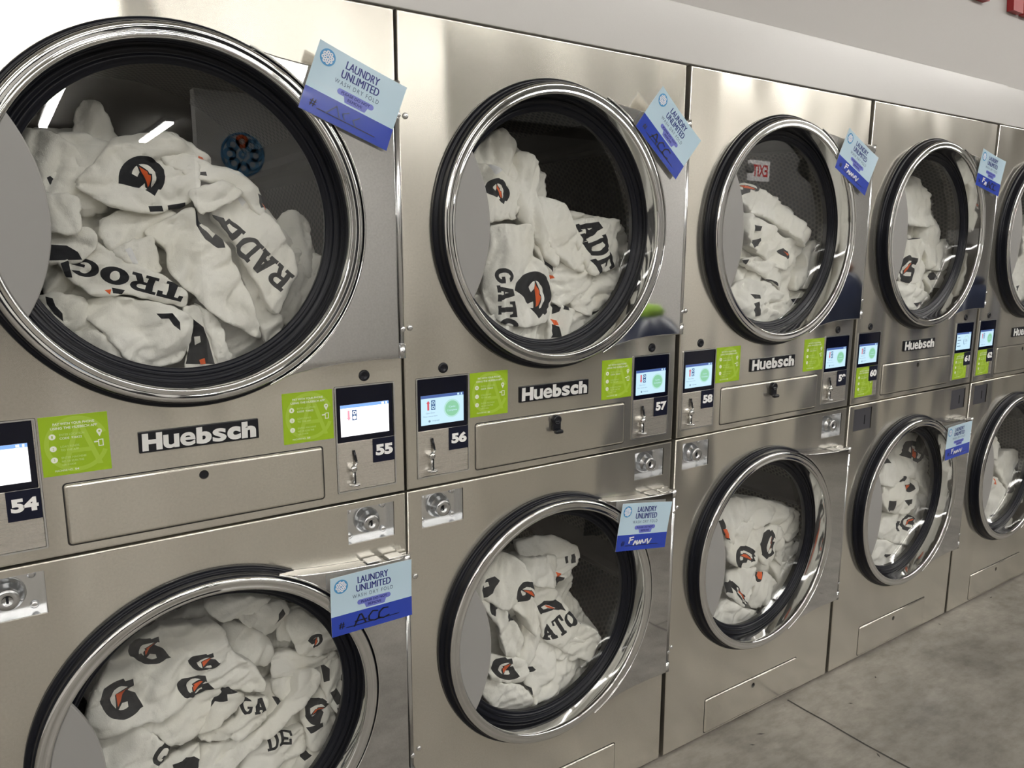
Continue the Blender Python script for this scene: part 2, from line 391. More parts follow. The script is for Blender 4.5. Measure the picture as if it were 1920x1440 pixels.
# things the glass and chrome mirror: exit sign, wall emblem, added navy stand-ins
t = empty('exit_sign', (6.15, -4.0, 2.19)); tag(t, 'red and white EXIT sign hanging from a rod, mirrored in dryer glass', 'exit sign')
b = MB(); b.box(-.16, .16, -.02, .02, 0, .21, bev=.008); b.build('sign_box', EXITW, t)
b = MB(); text(b, lambda a, c: (-a, .0212, c), 'EXIT', -.12, .045, .24, .12, 0, .02); b.build('lettering', REDGLOW, t)
b = MB(); b.tube([(0, 0, .21), (0, 0, CEIL-2.19)], .007); b.build('hanging_rod', FIXT, t)
b = MB(); b.tube([(-.18, .01, .12), (-.18, .05, .12)], .05, 14); b.build('emergency_lamp', FIXT, t)
t = empty('wall_emblem', (1.86, -7.999, 2.555)); tag(t, 'round blue and orange flower emblem on the white partition wall', 'emblem')
b = MB()
for i in range(8):
    a = i*math.pi/4; px, pz = .15*math.cos(a), .15*math.sin(a)
    b.lathe([(.035, .004), (.035, .012), (.075, .012), (.075, .004)], px, pz, 20, 1 if i == 2 else 0)
b.lathe([(.225, .004), (.225, .012), (.25, .012), (.25, .004)], 0, 0, 40, 0); b.lathe([(.02, .004), (.02, .012), (.05, .012), (.05, .004)], 0, 0, 20, 0)
b.build('flower', [CARD_D, ORANGE], t)
def standin_form(prof, seed, n=40):
    b = MB(); vs = []
    for j, (r, z) in enumerate(prof):
        for i in range(n):
            a = 2*math.pi*i/n; rr = r*(1+.07*math.sin(5*a+seed+z*6)+.04*math.sin(11*a-z*9)); vs.append((rr*math.cos(a), rr*math.sin(a), z))
    return b.add(vs, [(j*n+i, j*n+(i+1) % n, (j+1)*n+(i+1) % n, (j+1)*n+i) for j in range(len(prof)-1) for i in range(n)], 0, True)
LIME = mat('standin_lime', (.32, .55, .06), .8)
for x, y, hgt, top, lab in ((2.58, -2.0, 1.10, LIME, 'navy stand-in for a person with lime green on top, mirrored in the hinge panel'), (4.5, -2.0, 1.34, STANDIN_BROWN, 'tall navy stand-in for a person with brown top, mirrored beside plate 59'),
                            (6.5, -2.0, 1.2, STANDIN_NAVY, 'all navy stand-in for a person, furthest along the row, mirrored beside plate 61')):
    t = empty('mirror_standin', (x, y, 0)); tag(t, lab, 'stand-in')  # added navy shapes, standing for a person mirrored in the hinge panels
    standin_form([(.001, .004), (.2, .004), (.26, .1), (.28, .4), (.27, .7*hgt), (.22, .86*hgt), (.11, .96*hgt), (.05, .99*hgt), (.001, hgt)], x).build('standin_form', STANDIN_NAVY, t)
    standin_form([(.03, .93*hgt), (.07, .95*hgt), (.09, 1.0*hgt), (.06, 1.03*hgt), (.001, 1.04*hgt)], 3).build('cloth', top, t)

# ------------------------------------------------------------------ dryers
DX, ZU, ZL = .3916, 1.527, .5675
MX = {1: -.8, 2: 0.0, 3: .811, 4: 1.623, 5: 2.435}
R_OPEN = .2915

def door(t, cz, upper):
    cx = DX
    b = MB()                                                     # chrome rim is the door's own mesh
    b.lathe([(.3100, -.0325), (.3112, -.0345), (.3105, -.0362), (.307, -.038), (.302, -.0385), (.2985, -.0372), (.2945, -.0372), (.2915, -.0388),
             (.2885, -.038), (.287, -.0345), (.2862, -.028), (.2852, -.006), (.2845, .017)], cx, cz, 128)
    d = b.build('door', CHROME, t)
    b = MB(); b.lathe([(.2885, .006), (.2905, .0005), (.318, -.0003), (.3243, -.001), (.3245, -.0065), (.322, -.0108), (.319, -.0122), (.3168, -.0118), (.3155, -.0145), (.3146, -.0215), (.3142, -.0285), (.3128, -.0318), (.3100, -.0325)], cx, cz, 128)
    b.lathe([(.2850, .0175), (.2815, .0145), (.2785, .0150), (.2765, .0185), (.2735, .0190), (.2715, .0160), (.2680, .0150), (.2650, .0175), (.2630, .0205), (.2605, .0200), (.2585, .0215), (.2580, .0255), (.262, .040)], cx, cz, 128)
    b.build('rubber_gasket', RUBBER, d)
    b = MB(); b.disc(.2605, .0235, cx, cz, 96); b.disc(.2605, .0275, cx, cz, 96, 1)
    b.lathe([(.2605, .0235), (.2605, .0275)], cx, cz, 96, smooth=True); b.build('window_pane', [GLASS, GLASS_AR], d)
    # pull handle: lens where two equal circles meet
    r = .2868; off = -.4873; h = math.sqrt(r*r-(off/2)**2); a = math.asin(h/r)
    arc1 = [(r*math.cos(math.pi-a+2*a*i/28), r*math.sin(math.pi-a+2*a*i/28)) for i in range(29)]
    arc2 = [(off+r*math.cos(-a+2*a*i/28), r*math.sin(-a+2*a*i/28)) for i in range(29)]
    ol = [(cx+x, cz+z) for x, z in arc1+arc2[1:-1]]
    b = MB(); plate(b, ol, [], -.0345, .002, .012); b.build('pull_handle', HANDLE, d)
    # hinge panel
    rr = .3165; zt, zb_ = .2917, -.290
    at = math.asin(zt/rr); ab = math.asin(zb_/rr)
    ol = [(rr*math.cos(ab+(at-ab)*i/40), rr*math.sin(ab+(at-ab)*i/40)) for i in range(41)][::-1]   # top to bottom along the rim
    right = .3835
    top = [(.1235, .2915), (.165, .283), (.21, .2775), (.26, .273), (.32, .269), (right, .2675)]
    bot = [(right, -.2655), (.32, -.2645), (.263, -.2655), (.215, -.270), (.17, -.278), (.1275, -.2895)]
    ol = ol+[(x, z) for x, z in bot[::-1]]+[(x, z) for x, z in top[::-1]]
    ol = [(cx+x, cz+z) for x, z in ol]
    b = MB(); plate(b, ol, [], -.0325, .003, .0315)
    hp = b.build('hinge_panel', PANEL, d)
    b = MB(); b.lathe([(.3145, -.0315), (.3150, -.0345), (.3168, -.0357), (.3185, -.0345), (.319, -.032)], cx, cz, 64, a0=ab-.02, a1=at+.02); b.build('edge_bead', CHROME, d)
    b = MB(); hx = cx+right+.008
    b.tube([(hx, -.024, cz-.235), (hx, -.024, cz+.2665)], .0062, 12); b.tube([(hx, -.024, cz-.2655), (hx, -.024, cz-.238)], .0085, 12)
    b.tube([(hx, -.024, cz+.25), (hx, -.024, cz+.27)], .0085, 12)
    b.box(cx+right, hx+.012, -.014, -.004, cz-.264, cz+.268, bev=.002)
    b.build('hinge_rod', BRIGHT, d)
    for s in (-.207, .208):
        b = MB(); dome(b, hx+.002, -.031, cz+s, .006); b.build('hinge_pin', BRIGHT, d)
    if not upper:
        b = MB()
        for x0 in (.30, .348): b.box(cx+x0, cx+x0+.032, -.030, -.004, cz+.2705+.002*(.348-x0)/.05, cz+.2725+.002*(.348-x0)/.05, bev=.0008)
        b.build('hinge_bracket', BRIGHT, d)
    return d

def dome(b, x, y, z, r, mi=0):
    b.lathe([(r, y+r*.55), (r*.97, y+r*.3), (r*.75, y+r*.08), (r*.4, y), (r*.001, y-r*.02)], x, z, 20, mi)

def drum(t, cz, seed):
    cx = DX; R_ = .345; d0, d1 = .055, .66
    # perforated shell, uv unrolled
    me = bpy.data.meshes.new('drum'); n = 96; vs = []; fs = []
    for j, y in enumerate((d0, d0+.15, d0+.32, d1)):
        for i in range(n): a = 2*math.pi*i/n; vs.append((cx+R_*math.cos(a), y, cz+R_*math.sin(a)))
    fs = [(j*n+i, j*n+(i+1) % n, (j+1)*n+(i+1) % n, (j+1)*n+i) for j in range(3) for i in range(n)]
    me.from_pydata(vs, [], fs); uv = me.uv_layers.new(name='UVMap')
    for p in me.polygons:
        p.use_smooth = True
        for li in p.loop_indices:
            v = vs[me.loops[li].vertex_index]; a = math.atan2(v[2]-cz, v[0]-cx)
            if a < 0: a += 2*math.pi
            if p.index % n == n-1 and a < 1: a += 2*math.pi
            uv.data[li].uv = (a*R_, v[1])
    me.materials.append(DRUM)
    o = bpy.data.objects.new('drum', me); COL.objects.link(o); o.parent = t
    b = MB(); b.lathe([(.345, d1), (.30, d1+.008), (.28, d1), (.001, d1-.01)], cx, cz, 64); b.build('drum_back', DRUMB, o)
    b = MB(); b.lathe([(.262, .0405), (.272, .046), (.30, .052), (.345, .0549)], cx, cz, 64); b.build('front_bulkhead', BLACK, o)
    for k in range(3):
        a = seed+k*2*math.pi/3; b = MB()
        c, s = math.cos(a), math.sin(a)
        P = lambda r, q, y: (cx+r*c-q*s, y, cz+r*s+q*c)
        pr = [(.343, -.05), (.30, -.02), (.285, -.006), (.285, .006), (.30, .02), (.343, .05)]
        b.add([P(r, q, y) for y in (d0+.02, d1-.02) for r, q in pr], [(i, i+1, 7+i, 6+i) for i in range(5)]+[(0, 1, 2, 3, 4, 5), (6, 7, 8, 9, 10, 11)], 0)
        b.build('lifter', DRUMB, o)
    return o

def sticker(t, x, z, num, rot=0., yo=0.):
    b = MB(); w_, h_ = .1, .1; c, s = math.cos(rot), math.sin(rot)
    def TT(y): return lambda a, q: (x+a*c-q*s, y+yo, z+a*s+q*c)
    b.add([TT(-.0006)(a, q) for a, q in ((0, 0), (w_, 0), (w_, -h_), (0, -h_))]+[TT(.0)(a, q) for a, q in ((0, 0), (w_, 0), (w_, -h_), (0, -h_))],
          [(0, 1, 2, 3), (0, 1, 5, 4), (1, 2, 6, 5), (2, 3, 7, 6), (3, 0, 4, 7)], 0)
    T1 = TT(-.0008); T2 = TT(-.0012)
    # pale round A emblem
    def ringseg(cx_, cz_, r0, r1, a0, a1, n=40):
        for i in range(n):
            t0 = math.radians(a0+(a1-a0)*i/n); t1 = math.radians(a0+(a1-a0)*(i+1)/n)
            q = [(cx_+r*math.cos(u), cz_+r*math.sin(u)) for r, u in ((r0, t0), (r1, t0), (r1, t1), (r0, t1))]
            q = [(min(max(p, 0), w_), min(max(k, -h_), 0)) for p, k in q]; poly(b, T1, q, 1)
    ringseg(.052, -.049, .040, .047, 20, 340)
    poly(b, TT(-.00088), [(.028, -.088), (.036, -.088), (.060, -.012), (.052, -.012)], 1); poly(b, TT(-.00096), [(.080, -.088), (.088, -.088), (.062, -.012), (.054, -.012)], 1)
    poly(b, TT(-.00104), [(.040, -.064), (.078, -.064), (.076, -.057), (.042, -.057)], 1)
    text(b, T2, 'PAY WITH YOUR PHONE', .020, -.0155, .060, .0042, 2, .02); text(b, T2, 'USING THE HUEBSCH APP', .016, -.0225, .068, .0042, 2, .02)
    for k, (zz, l1, l2) in enumerate(((-.034, 'ENTER LOCATION', 'CODE  936622'), (-.054, 'LOAD FUNDS', 'TO THE APP'), (-.073, 'ENTER MACHINE', 'NO. OR SCAN THIS'))):
        poly(b, T2, [(.0175+.005*math.cos(i*.5236), zz+.005*math.sin(i*.5236)) for i in range(12)], 2)
        text(b, TT(-.0016), str(k+1), .0165, zz-.002, .002, .004, 0)
        text(b, T2, l1, .028, zz+.0005, .036 if k != 1 else .027, .0036, 3); text(b, T2, l2, .028, zz-.0055, .032 if k != 1 else .026, .0036, 2 if k == 0 else 3, .01)
    text(b, T2, 'QR CODE', .028, -.0845, .02, .0033, 3, .01)
    text(b, T2, 'MACHINE NO. ', .017, -.0935, .026, .0034, 2); text(b, T2, str(num), .0455, -.0935, .006, .0034, 2, .03)
    # pin and phone pictograms
    poly(b, T2, [(.086+.0042*math.cos(math.radians(a)), -.032+.0042*math.sin(math.radians(a))) for a in range(-20, 201, 20)]+[(.086, -.0415)], 2)
    poly(b, TT(-.0016), [(.086+.0016*math.cos(i*.6283), -.032+.0016*math.sin(i*.6283)) for i in range(10)], 0)
    for q in ((.083, .0845, -.0565, -.0475), (.0895, .091, -.0565, -.0475), (.083, .091, -.058, -.0565), (.083, .091, -.0475, -.046), (.077, .083, -.051, -.0485)): rect(b, T2, *q, 2)
    return b.build('payment_sticker', [GREEN, GREEN2, STWHITE, STPALE], t)

def display(t, x0, x1, kind):
    zt, zb_ = 1.208, 1.0955; y = -.0015
    b = MB(); b.box(x0, x1, y, .004, zb_, zt, bev=.0012); d = b.build('display', CBLACK, t)
    s = MB(); T1 = flat(y-.0003); T2 = flat(y-.0006); T3 = flat(y-.0009)
    a0, a1 = x0+.007, x1-.009; z0, z1 = 1.1074, 1.172
    rect(s, T1, a0, a1, z0, z1, 0); rect(s, T2, a0, a1, z1-.0065, z1, 1)
    W = a1-a0
    pale = kind in 'wW'
    ar = {'u': 1, 'd': -1, 'w': -1, 'W': 0, 't': 0}[kind]
    if ar:
        ax = a0+.165*W; c = 3; zc = z1-.022; hh = .0105*ar
        poly(s, T2, [(ax-.0022, zc-hh), (ax+.0022, zc-hh), (ax+.0022, zc+hh*.4), (ax-.0022, zc+hh*.4)], c)
        poly(s, T2, [(ax-.0045, zc+hh*.4), (ax+.0045, zc+hh*.4), (ax, zc+hh)], c)
        ix = a0+.28*W
        rect(s, T2, ix-.005, ix+.005, zc-.0105, zc+.0105, 2)
        for q in (-.005, .005):
            poly(s, T3, [(ix+.0038*math.cos(i*.5236), zc+q+.0038*math.sin(i*.5236)) for i in range(12)], 0)
            if q*ar < 0 or not pale: poly(s, flat(y-.0012), [(ix+.002*math.cos(i*.5236), zc+q+.002*math.sin(i*.5236)) for i in range(12)], 2)
    rect(s, T3, a1-.016, a1-.011, z1-.0055, z1-.0012, 0); rect(s, T3, a1-.007, a1-.004, z1-.0055, z1-.0012, 0)
    if kind in 'ud':
        gx, gz = a0+.72*W, z0+.031
        poly(s, T2, [(gx+.0205*math.cos(i*.2618), gz+.0205*math.sin(i*.2618)) for i in range(24)], 5)
        poly(s, T3, [(gx+.017*math.cos(i*.2618), gz+.017*math.sin(i*.2618)) for i in range(24)], 4)
        text(s, flat(y-.0012), 'Cycle', gx-.008, gz+.001, .016, .0048, 0); text(s, flat(y-.0012), 'Complete', gx-.0125, gz-.007, .025, .0052, 0)
        text(s, T2, 'Open Door', a0+.11*W, z0+.0235, .022, .0042, 6); text(s, T2, 'Please remove items', a0+.05*W, z0+.0175, .034, .0028, 6)
        poly(s, T2, [(a0+.19*W+.0028*math.cos(i*.7854), z0+.008+.0028*math.sin(i*.7854)) for i in range(8)], 6); text(s, T2, 'Language', a0+.25*W, z0+.0062, .018, .004, 6)
    if kind == 't':
        gx, gz = a0+.68*W, z0+.032
        for i in range(26):
            u0, u1 = math.radians(225-9*i), math.radians(225-9*(i+1))
            poly(s, T2, [(gx+r*math.cos(u), gz+r*math.sin(u)) for r, u in ((.0175, u0), (.0205, u0), (.0205, u1), (.0175, u1))], 5 if i > 6 else 2)
        text(s, T2, '36', gx-.008, gz-.004, .016, .011, 6); text(s, T2, 'min', gx-.005, gz-.011, .01, .004, 6)
        for k in range(4): rect(s, T2, a0+.06*W, a0+(.3 if k % 2 else .22)*W, z0+.046-.011*k, z0+.049-.011*k, 6)
    s.build('screen', [SCR_W if pale else SCR_B, SCR_BARP if pale else SCR_BAR, SCR_ICON, SCR_PINK if pale else SCR_RED, SCR_GRN, SCR_GRN2, SCR_TXT], d)

def control(t, x0, num, kind, newer, coin=True):
    """control panel with display, number plate and (older machines) a coin drop"""
    x1 = x0+.1305; z0, z1 = .990, 1.2112
    b = MB(); b.box(x0+.0035, x1-.0035, -.0008, .004, z0+.0035, 1.0952, bev=.001)
    tub = MB()
    b.box(x0+.0035, x1-.0035, .0045, .006, z0+.0035, z1-.0035)
    c = b.build('control_panel', STEEL2, t)
    b = MB(); fr = rrect(x0+.0005, x1-.0005, z0+.0005, z1-.0005, .003); fi = rrect(x0+.0032, x1-.0032, z0+.0032, z1-.0032, .002)
    n = len(fr); b.add([(a, -.0022, q) for a, q in fr]+[(a, -.0022, q) for a, q in fi]+[(a, .003, q) for a, q in fr]+[(a, .003, q) for a, q in fi],
                       [(i, (i+1) % n, n+(i+1) % n, n+i) for i in range(n)]+[(i, (i+1) % n, 2*n+(i+1) % n, 2*n+i) for i in range(n)]+[(n+i, n+(i+1) % n, 3*n+(i+1) % n, 3*n+i) for i in range(n)], 0)
    b.build('bezel', BRIGHT, c)
    display(c, x0+.0042, x1-.0055, kind)
    b = MB(); nx0, nx1, nz0, nz1 = (x0+.0785, x0+.1265, 1.0445, 1.0948)
    b.box(nx0, nx1, -.0026, -.0009, nz0, nz1, 0); text(b, flat(-.0029), str(num), nx0+.0055, nz0+.014, .0385, .0235, 1, .055)
    b.build('number_plate', [NAVY, WHITE], c)
    if coin:
        cx = x0+.034
        b = MB(); b.tube([(cx+.002, -.0035, 1.0775), (cx+.006, -.006, 1.0535)], .0026, 10); b.build('coin_chute', BLACK, c)
        b = MB()
        b.lathe([(.001, -.018), (.005, -.0175), (.0078, -.013), (.0085, -.006), (.0085, -.0008)], cx-.003, 1.0415, 18)
        b.tube([(cx+.007, -.007, 1.0535), (cx+.004, -.0085, 1.0485), (cx-.002, -.011, 1.0435)], .0026, 10)
        b.tube([(cx, -.006, 1.0365), (cx, -.006, 1.0075)], .0046, 12)
        b.build('coin_lever', CHROME, c)
        b = MB(); b.box(cx-.0013, cx+.0013, -.0112, -.0095, 1.009, 1.035); b.build('coin_slot', BLACK, c)
        b = MB(); b.tube([(cx, -.008, 1.0085), (cx, -.008, 1.0055)], .0115, 18); b.build('washer_foot', BRIGHT, c)
    return c

def lock(t, x0, newer):
    x1 = x0+.1045; z0, z1 = .8768, .9525
    b = MB()
    if newer:
        b.box(x0+.0002, x1-.0002, .0025, .012, z0+.0002, z1-.0002)
        o = b.build('lock_plate', DGREY, t)
        b = MB(); b.box(x0+.066, x0+.070, .0017, .0028, z0+.018, z0+.05); b.build('key_slot', BLACK, o)
        return
    b.box(x0+.0004, x1-.0004, .021, .024, z0, z1)
    b.box(x0+.0004, x1-.0004, .0015, .021, z0+.0002, z0+.0012); b.box(x0+.0004, x1-.0004, .0015, .021, z1-.0012, z1-.0002)
    b.box(x0+.0004, x0+.0014, .0015, .021, z0, z1); b.box(x1-.0014, x1-.0004, .0015, .021, z0, z1)
    o = b.build('lock_plate', BRIGHT, t)
    b = MB(); kx, kz = x0+.050, .9165
    b.lathe([(.0275, .0205), (.0275, .018), (.0262, .016), (.0258, .011), (.0235, .006), (.0188, .0015), (.0182, -.003), (.0178, -.008), (.0168, -.0095), (.0095, -.0098), (.0075, -.009), (.0070, -.0075), (.0005, -.0072)], kx, kz, 40)
    k = b.build('lock_barrel', CHROME_W, o)
    b = MB(); b.box(kx-.0016, kx+.0016, -.0082, -.0068, kz-.0055, kz+.0055); b.build('key_slot', BLACK, o)
    for x, z in ((x0+.008, z1-.009), (x1-.018, z1-.009), (x0+.010, z0+.012), (x1-.018, z0+.012)):
        b = MB(); dome(b, x, .0155, z, .0068); b.build('screw', BRIGHT, o)

def lint_panel(t, z0, z1, holez, latch):
    x0, x1 = .172, .6165
    b = MB(); plate(b, rrect(x0, x1, z0, z1, .006), [circ(DX+.0005, holez, .0085, 20)], -.0045, .0045, .0040, .003, 0)
    fo = rrect(x0-.0022, x1+.0022, z0-.0022, z1+.0022, .007); fi = rrect(x0+.001, x1-.001, z0+.001, z1-.001, .005); n = len(fo)
    b.add([(a, -.0003, q) for a, q in fo]+[(a, -.0003, q) for a, q in fi], [(i, (i+1) % n, n+(i+1) % n, n+i) for i in range(n)], 1)
    o = b.build('lint_panel', [STEEL, GAP], t)
    b = MB(); b.disc(.0084, -.0006, DX+.0005, holez, 20); b.build('finger_hole', BLACK, o)
    if latch:
        b = MB(); b.lathe([(.0125, -.0045), (.0125, -.014), (.0105, -.0165), (.0085, -.0165), (.007, -.0145), (.001, -.0145)], DX+.0005, holez+.003, 24)
        b.box(DX-.011, DX+.012, -.0155, -.0048, holez-.024, holez+.003, bev=.004)
        b.box(DX-.011, DX+.012, -.026, -.013, holez-.029, holez-.019, bev=.004)
        b.build('thumb_latch', BLACK, o)
    return o

def badge(t):
    x0, x1, z0, z1 = .2895, .4945, 1.1295, 1.1672
    b = MB(); b.box(x0, x1, -.004, -.0003, z0, z1, 0, bev=.0012)
    T = flat(-.0048)
    # heavy condensed lettering, each glyph squeezed to its own box
    ws = {'H': 1.25, 'u': 1.02, 'e': 1.0, 'b': 1.02, 's': .95, 'c': .95, 'h': 1.02}
    tot = sum(ws[c] for c in 'Huebsch'); x = x0+.0045; sc = (x1-x0-.009)/tot
    for c in 'Huebsch':
        tall = c in 'Hbh'; zz = z0+.0036; hh = (z1-z0-.0068)*(1. if tall else .80)
        text(b, T, c, x+.0004, zz, ws[c]*sc-.0016, hh, 1, .026 if c in 'use' else .058, shear=.03); x += ws[c]*sc
    b.build('badge', [BLACK, SILVER], t)

def round_button(t, x, z):
    b = MB(); b.lathe([(.0115, -.0003), (.0113, -.0018), (.0095, -.0027), (.006, -.0030), (.0052, -.0024), (.001, -.0024)], x, z, 28); b.build('push_button', BLACK, t)

NUMS = {1: (54, 55), 2: (56, 57), 3: (58, 59), 4: (60, 61), 5: (62, 63)}
KIND = {1: 'Ww', 2: 'ud', 3: 'ud', 4: 'ut', 5: 'uu'}
MLAB = {1: 'stainless stacked dryer pair with plates 54 and 55, biggest in view', 2: 'stainless stacked dryer pair with plates 56 and 57',
        3: 'stainless stacked dryer pair with plates 58 and 59', 4: 'stainless stacked dryer pair with plates 60 and 61, no coin levers',
        5: 'stainless stacked dryer pair with plate 62, cut off by the frame edge'}
for k in range(1, 6):
    newer = k >= 4
    t = empty('stack_dryer', (MX[k], 0, 0)); tag(t, MLAB[k], 'dryer', 'stacked dryers in a row')
    W0, W1 = 0.0, .7950
    cl, cr_ = (.0122, .6452) if k != 2 else (.0245, .6430)
    hu = [circ(DX, ZU, R_OPEN, 72), rrect(cl, cl+.1305, .990, 1.2112, .003), rrect(cr_, cr_+.1305, .990, 1.2112, .003)]
    b = MB(); plate(b, [(W0, .9705), (W1, .9705), (W1, 1.9345), (W0, 1.9345)], hu, 0, .0035, .03, .012); b.build('upper_panel', STEEL, t)
    lx0, lx1 = ((.027, .6635) if k != 2 else (.0335, .6605))
    hl = [circ(DX, ZL, R_OPEN, 72), rrect(lx0, lx0+.1045, .8768, .9525, .0015), rrect(lx1, lx1+.1045, .8768, .9525, .0015)]
    b = MB(); plate(b, [(W0, .006), (W1, .006), (W1, .9662), (W0, .9662)], hl, 0, .0035, .03, .012); b.build('lower_panel', STEEL, t)
    b = MB()
    for x in (W0+.006, W1-.008): b.box(x, x+.002, .031, .85, .003, 1.93)
    b.box(W0+.006, W1-.006, .85, .852, .003, 1.93); b.box(W0+.006, W1-.006, .031, .85, 1.928, 1.93); b.box(W0+.008, W1-.008, .031, .85, .967, .969)
    b.box(W0+.006, W1-.006, .031, .85, .003, .006)
    b.build('cabinet', GAP, t)
    drum(t, ZU, .15+.3*k); drum(t, ZL, -.35+.2*k)
    door(t, ZU, True); door(t, ZL, False)
    control(t, cl, NUMS[k][0], KIND[k][0], newer, not newer)
    control(t, cr_, NUMS[k][1], KIND[k][1], newer, not newer)
    if newer:
        sticker(t, cl+.0052, 1.0945, NUMS[k][0], .012, -.001); sticker(t, cr_+.0052, 1.0945, NUMS[k][1], .012, -.001)
    else:
        sticker(t, cl+.1335, 1.2100, NUMS[k][0]); sticker(t, cr_-.1035, 1.2078, NUMS[k][1])
    lock(t, lx0, newer); lock(t, lx1, newer)
    lint_panel(t, .9878, 1.0935, 1.0752, k in (2, 3)); lint_panel(t, .0164, .1268, .102, False)
    badge(t); round_button(t, cl+.067, 1.2285); round_button(t, cr_+.065, 1.2285)
    for z in (ZU+.212, ZU-.208, ZL+.204, ZL-.217):
        b = MB(); dome(b, .0143, -.0042, z, .0062); b.build('screw', BRIGHT, t)

# ------------------------------------------------------------------ wash-dry-fold cards
HAND = {
 'ACC': ([[(.27, .09), (.34, .27), (.36, .27), (.41, .11)], [(.28, .17), (.42, .17)], [(.56, .25), (.50, .27), (.45, .20), (.45, .13), (.52, .10), (.58, .12)], [(.69, .26), (.63, .27), (.58, .21), (.57, .13), (.63, .10), (.70, .13)]], 9, .018),
 'faint': ([[(.27, .10), (.36, .26), (.42, .12)], [(.50, .25), (.44, .2), (.47, .13)], [(.62, .25), (.56, .18), (.6, .11)]], 3, .012),
 'worn': ([[(.24, .16), (.26, .28)], [(.24, .27), (.32, .28)], [(.25, .22), (.31, .23)], [(.33, .12), (.36, .2), (.40, .12), (.40, .2)], [(.42, .13), (.45, .2), (.47, .13), (.50, .21), (.53, .14)], [(.56, .15), (.57, .21)], [(.60, .22), (.62, .12), (.68, .22), (.64, .14)]], 8, .02),
}
def card(cx, cz, ang, hand, label, tilt=0.):
    W, H = .179, .127
    t = MB(); c, s = math.cos(ang), math.sin(ang)
    def TT(off):
        def f(u, v):                                             # u, v in 0..1 from the lower left corner
            a, q = (u-.5)*W, (v-.5)*H; bow = -.004*(abs(u-.5)*2)**3*max(0, v-.3)-.002*abs(v-.5)
            return (a*c-q*s, off+bow, a*s+q*c)
        return f
    T0, T1, T2, T3, TB = TT(0), TT(-.0004), TT(-.0007), TT(-.001), TT(.0009)
    n = 16; sp = .335
    for v0, v1, mi in ((sp, 1, 0), (0, sp, 1)):
        m_ = 6; P = [T0(i/n, v0+(v1-v0)*j/m_) for j in range(m_+1) for i in range(n+1)]
        t.add(P, [(j*(n+1)+i, j*(n+1)+i+1, (j+1)*(n+1)+i+1, (j+1)*(n+1)+i) for j in range(m_) for i in range(n)], mi, True)
        P = [TB(i/n, v0+(v1-v0)*j/m_) for j in range(m_+1) for i in range(n+1)]
        t.add(P, [(j*(n+1)+i, j*(n+1)+i+1, (j+1)*(n+1)+i+1, (j+1)*(n+1)+i) for j in range(m_) for i in range(n)], 8, True)
    ar = W/H
    def ell(x, z, r, k=20): return [(x+r/ar*math.cos(2*math.pi*i/k), z+r*math.sin(2*math.pi*i/k)) for i in range(k)]
    lx, lz = .125, .845-.02; poly(t, T1, ell(lx, lz, .118, 28), 5)
    for i in range(8):
        a = 2*math.pi*i/8+.2; px, pz = lx+.068/ar*math.cos(a), lz+.068*math.sin(a); poly(t, T2, ell(px, pz, .027, 12), 7); poly(t, T3, ell(px, pz, .009, 8), 5)
        stroke(t, T2, [(lx+.02/ar*math.cos(a), lz+.02*math.sin(a)), (lx+.05/ar*math.cos(a), lz+.05*math.sin(a))], .014, 7)
    poly(t, T3, ell(lx, lz, .024, 12), 7); poly(t, TT(-.0013), ell(lx, lz, .014, 10), 5)
    [text(t, TT(-.0004-.0001*k), q, x+.005*k, z, w2, .115, 2) for k in (0, 1) for q, x, z, w2 in (('LAUNDRY', .325, .805, .375), ('UNLIMITED', .305, .665, .425))]
    text(t, T1, 'WASH DRY FOLD', .26, .565, .50, .062, 3, 0., 1.35)
    pill = [(.345+.03*math.cos(math.radians(a)), .478+.042*math.sin(math.radians(a))) for a in range(90, 271, 20)]
    pill += [(.40, .436), (.42, .36), (.65, .36), (.67, .436)]+[(.70+.03*math.cos(math.radians(a)), .478+.042*math.sin(math.radians(a))) for a in range(-90, 91, 20)]
    poly(t, T1, pill, 4); text(t, T2, 'PLEASE DO NOT', .36, .458, .325, .042, 2, .03); [text(t, TT(-.0007-.0001*k), 'REMOVE', .445+.003*k, .390, .163, .042, 2) for k in (0, 1)]
    text(t, T1, '#', .085, .10, .07, .11, 6, .01); rect(t, T1, .17, .83, .098, .110, 6)
    if hand == 'mix':
        st, _, _ = HAND['worn']
        for q in st[:4]: stroke(t, T2, q, .03, 7)
        for q in HAND['ACC'][0]: stroke(t, T3, [(x*.9+.2, z-.01) for x, z in q], .02, 6)
    elif hand:
        st, mi, wd = HAND[hand]; mi = {9: 6, 3: 3, 8: 7}[mi]
        for q in st: stroke(t, T2, q, wd*(1.3 if hand == 'worn' else 1.1), mi)
    o = t.build('wash_fold_card', [CARD_L, CARD_B, CARD_N, CARD_G, CARD_P, CARD_D, CARD_K, CARD_W, WHITE], None, (cx, -.0412, cz))
    return tag(o, label, 'card', 'blue wash-dry-fold cards on the doors')
R_ = math.radians
card(-.109, 1.755, R_(-20.6), 'faint', 'tilted blue wash-dry-fold card with faded writing on the upper door beside plate 55')
card(.699, 1.756, R_(-39.7), 'ACC', 'steeply tilted blue card with black ACC on the upper door above plate 57')
card(1.4856, 1.737, R_(-24.7), 'worn', 'tilted blue card with white scratched writing on the upper door above plate 59')
card(2.3106, 1.7515, R_(-11), 'mix', 'small-looking blue card with white and black writing on the upper door above plate 61')
card(-.105, .770, 0., 'ACC', 'level blue card with black ACC on the lower door under plate 55')
card(.661, .765, R_(-8.6), 'worn', 'blue card with flaking white writing on the lower door under plate 57')
card(2.2878, .7665, R_(1.8), 'worn', 'blue card on the lower door under plate 61')
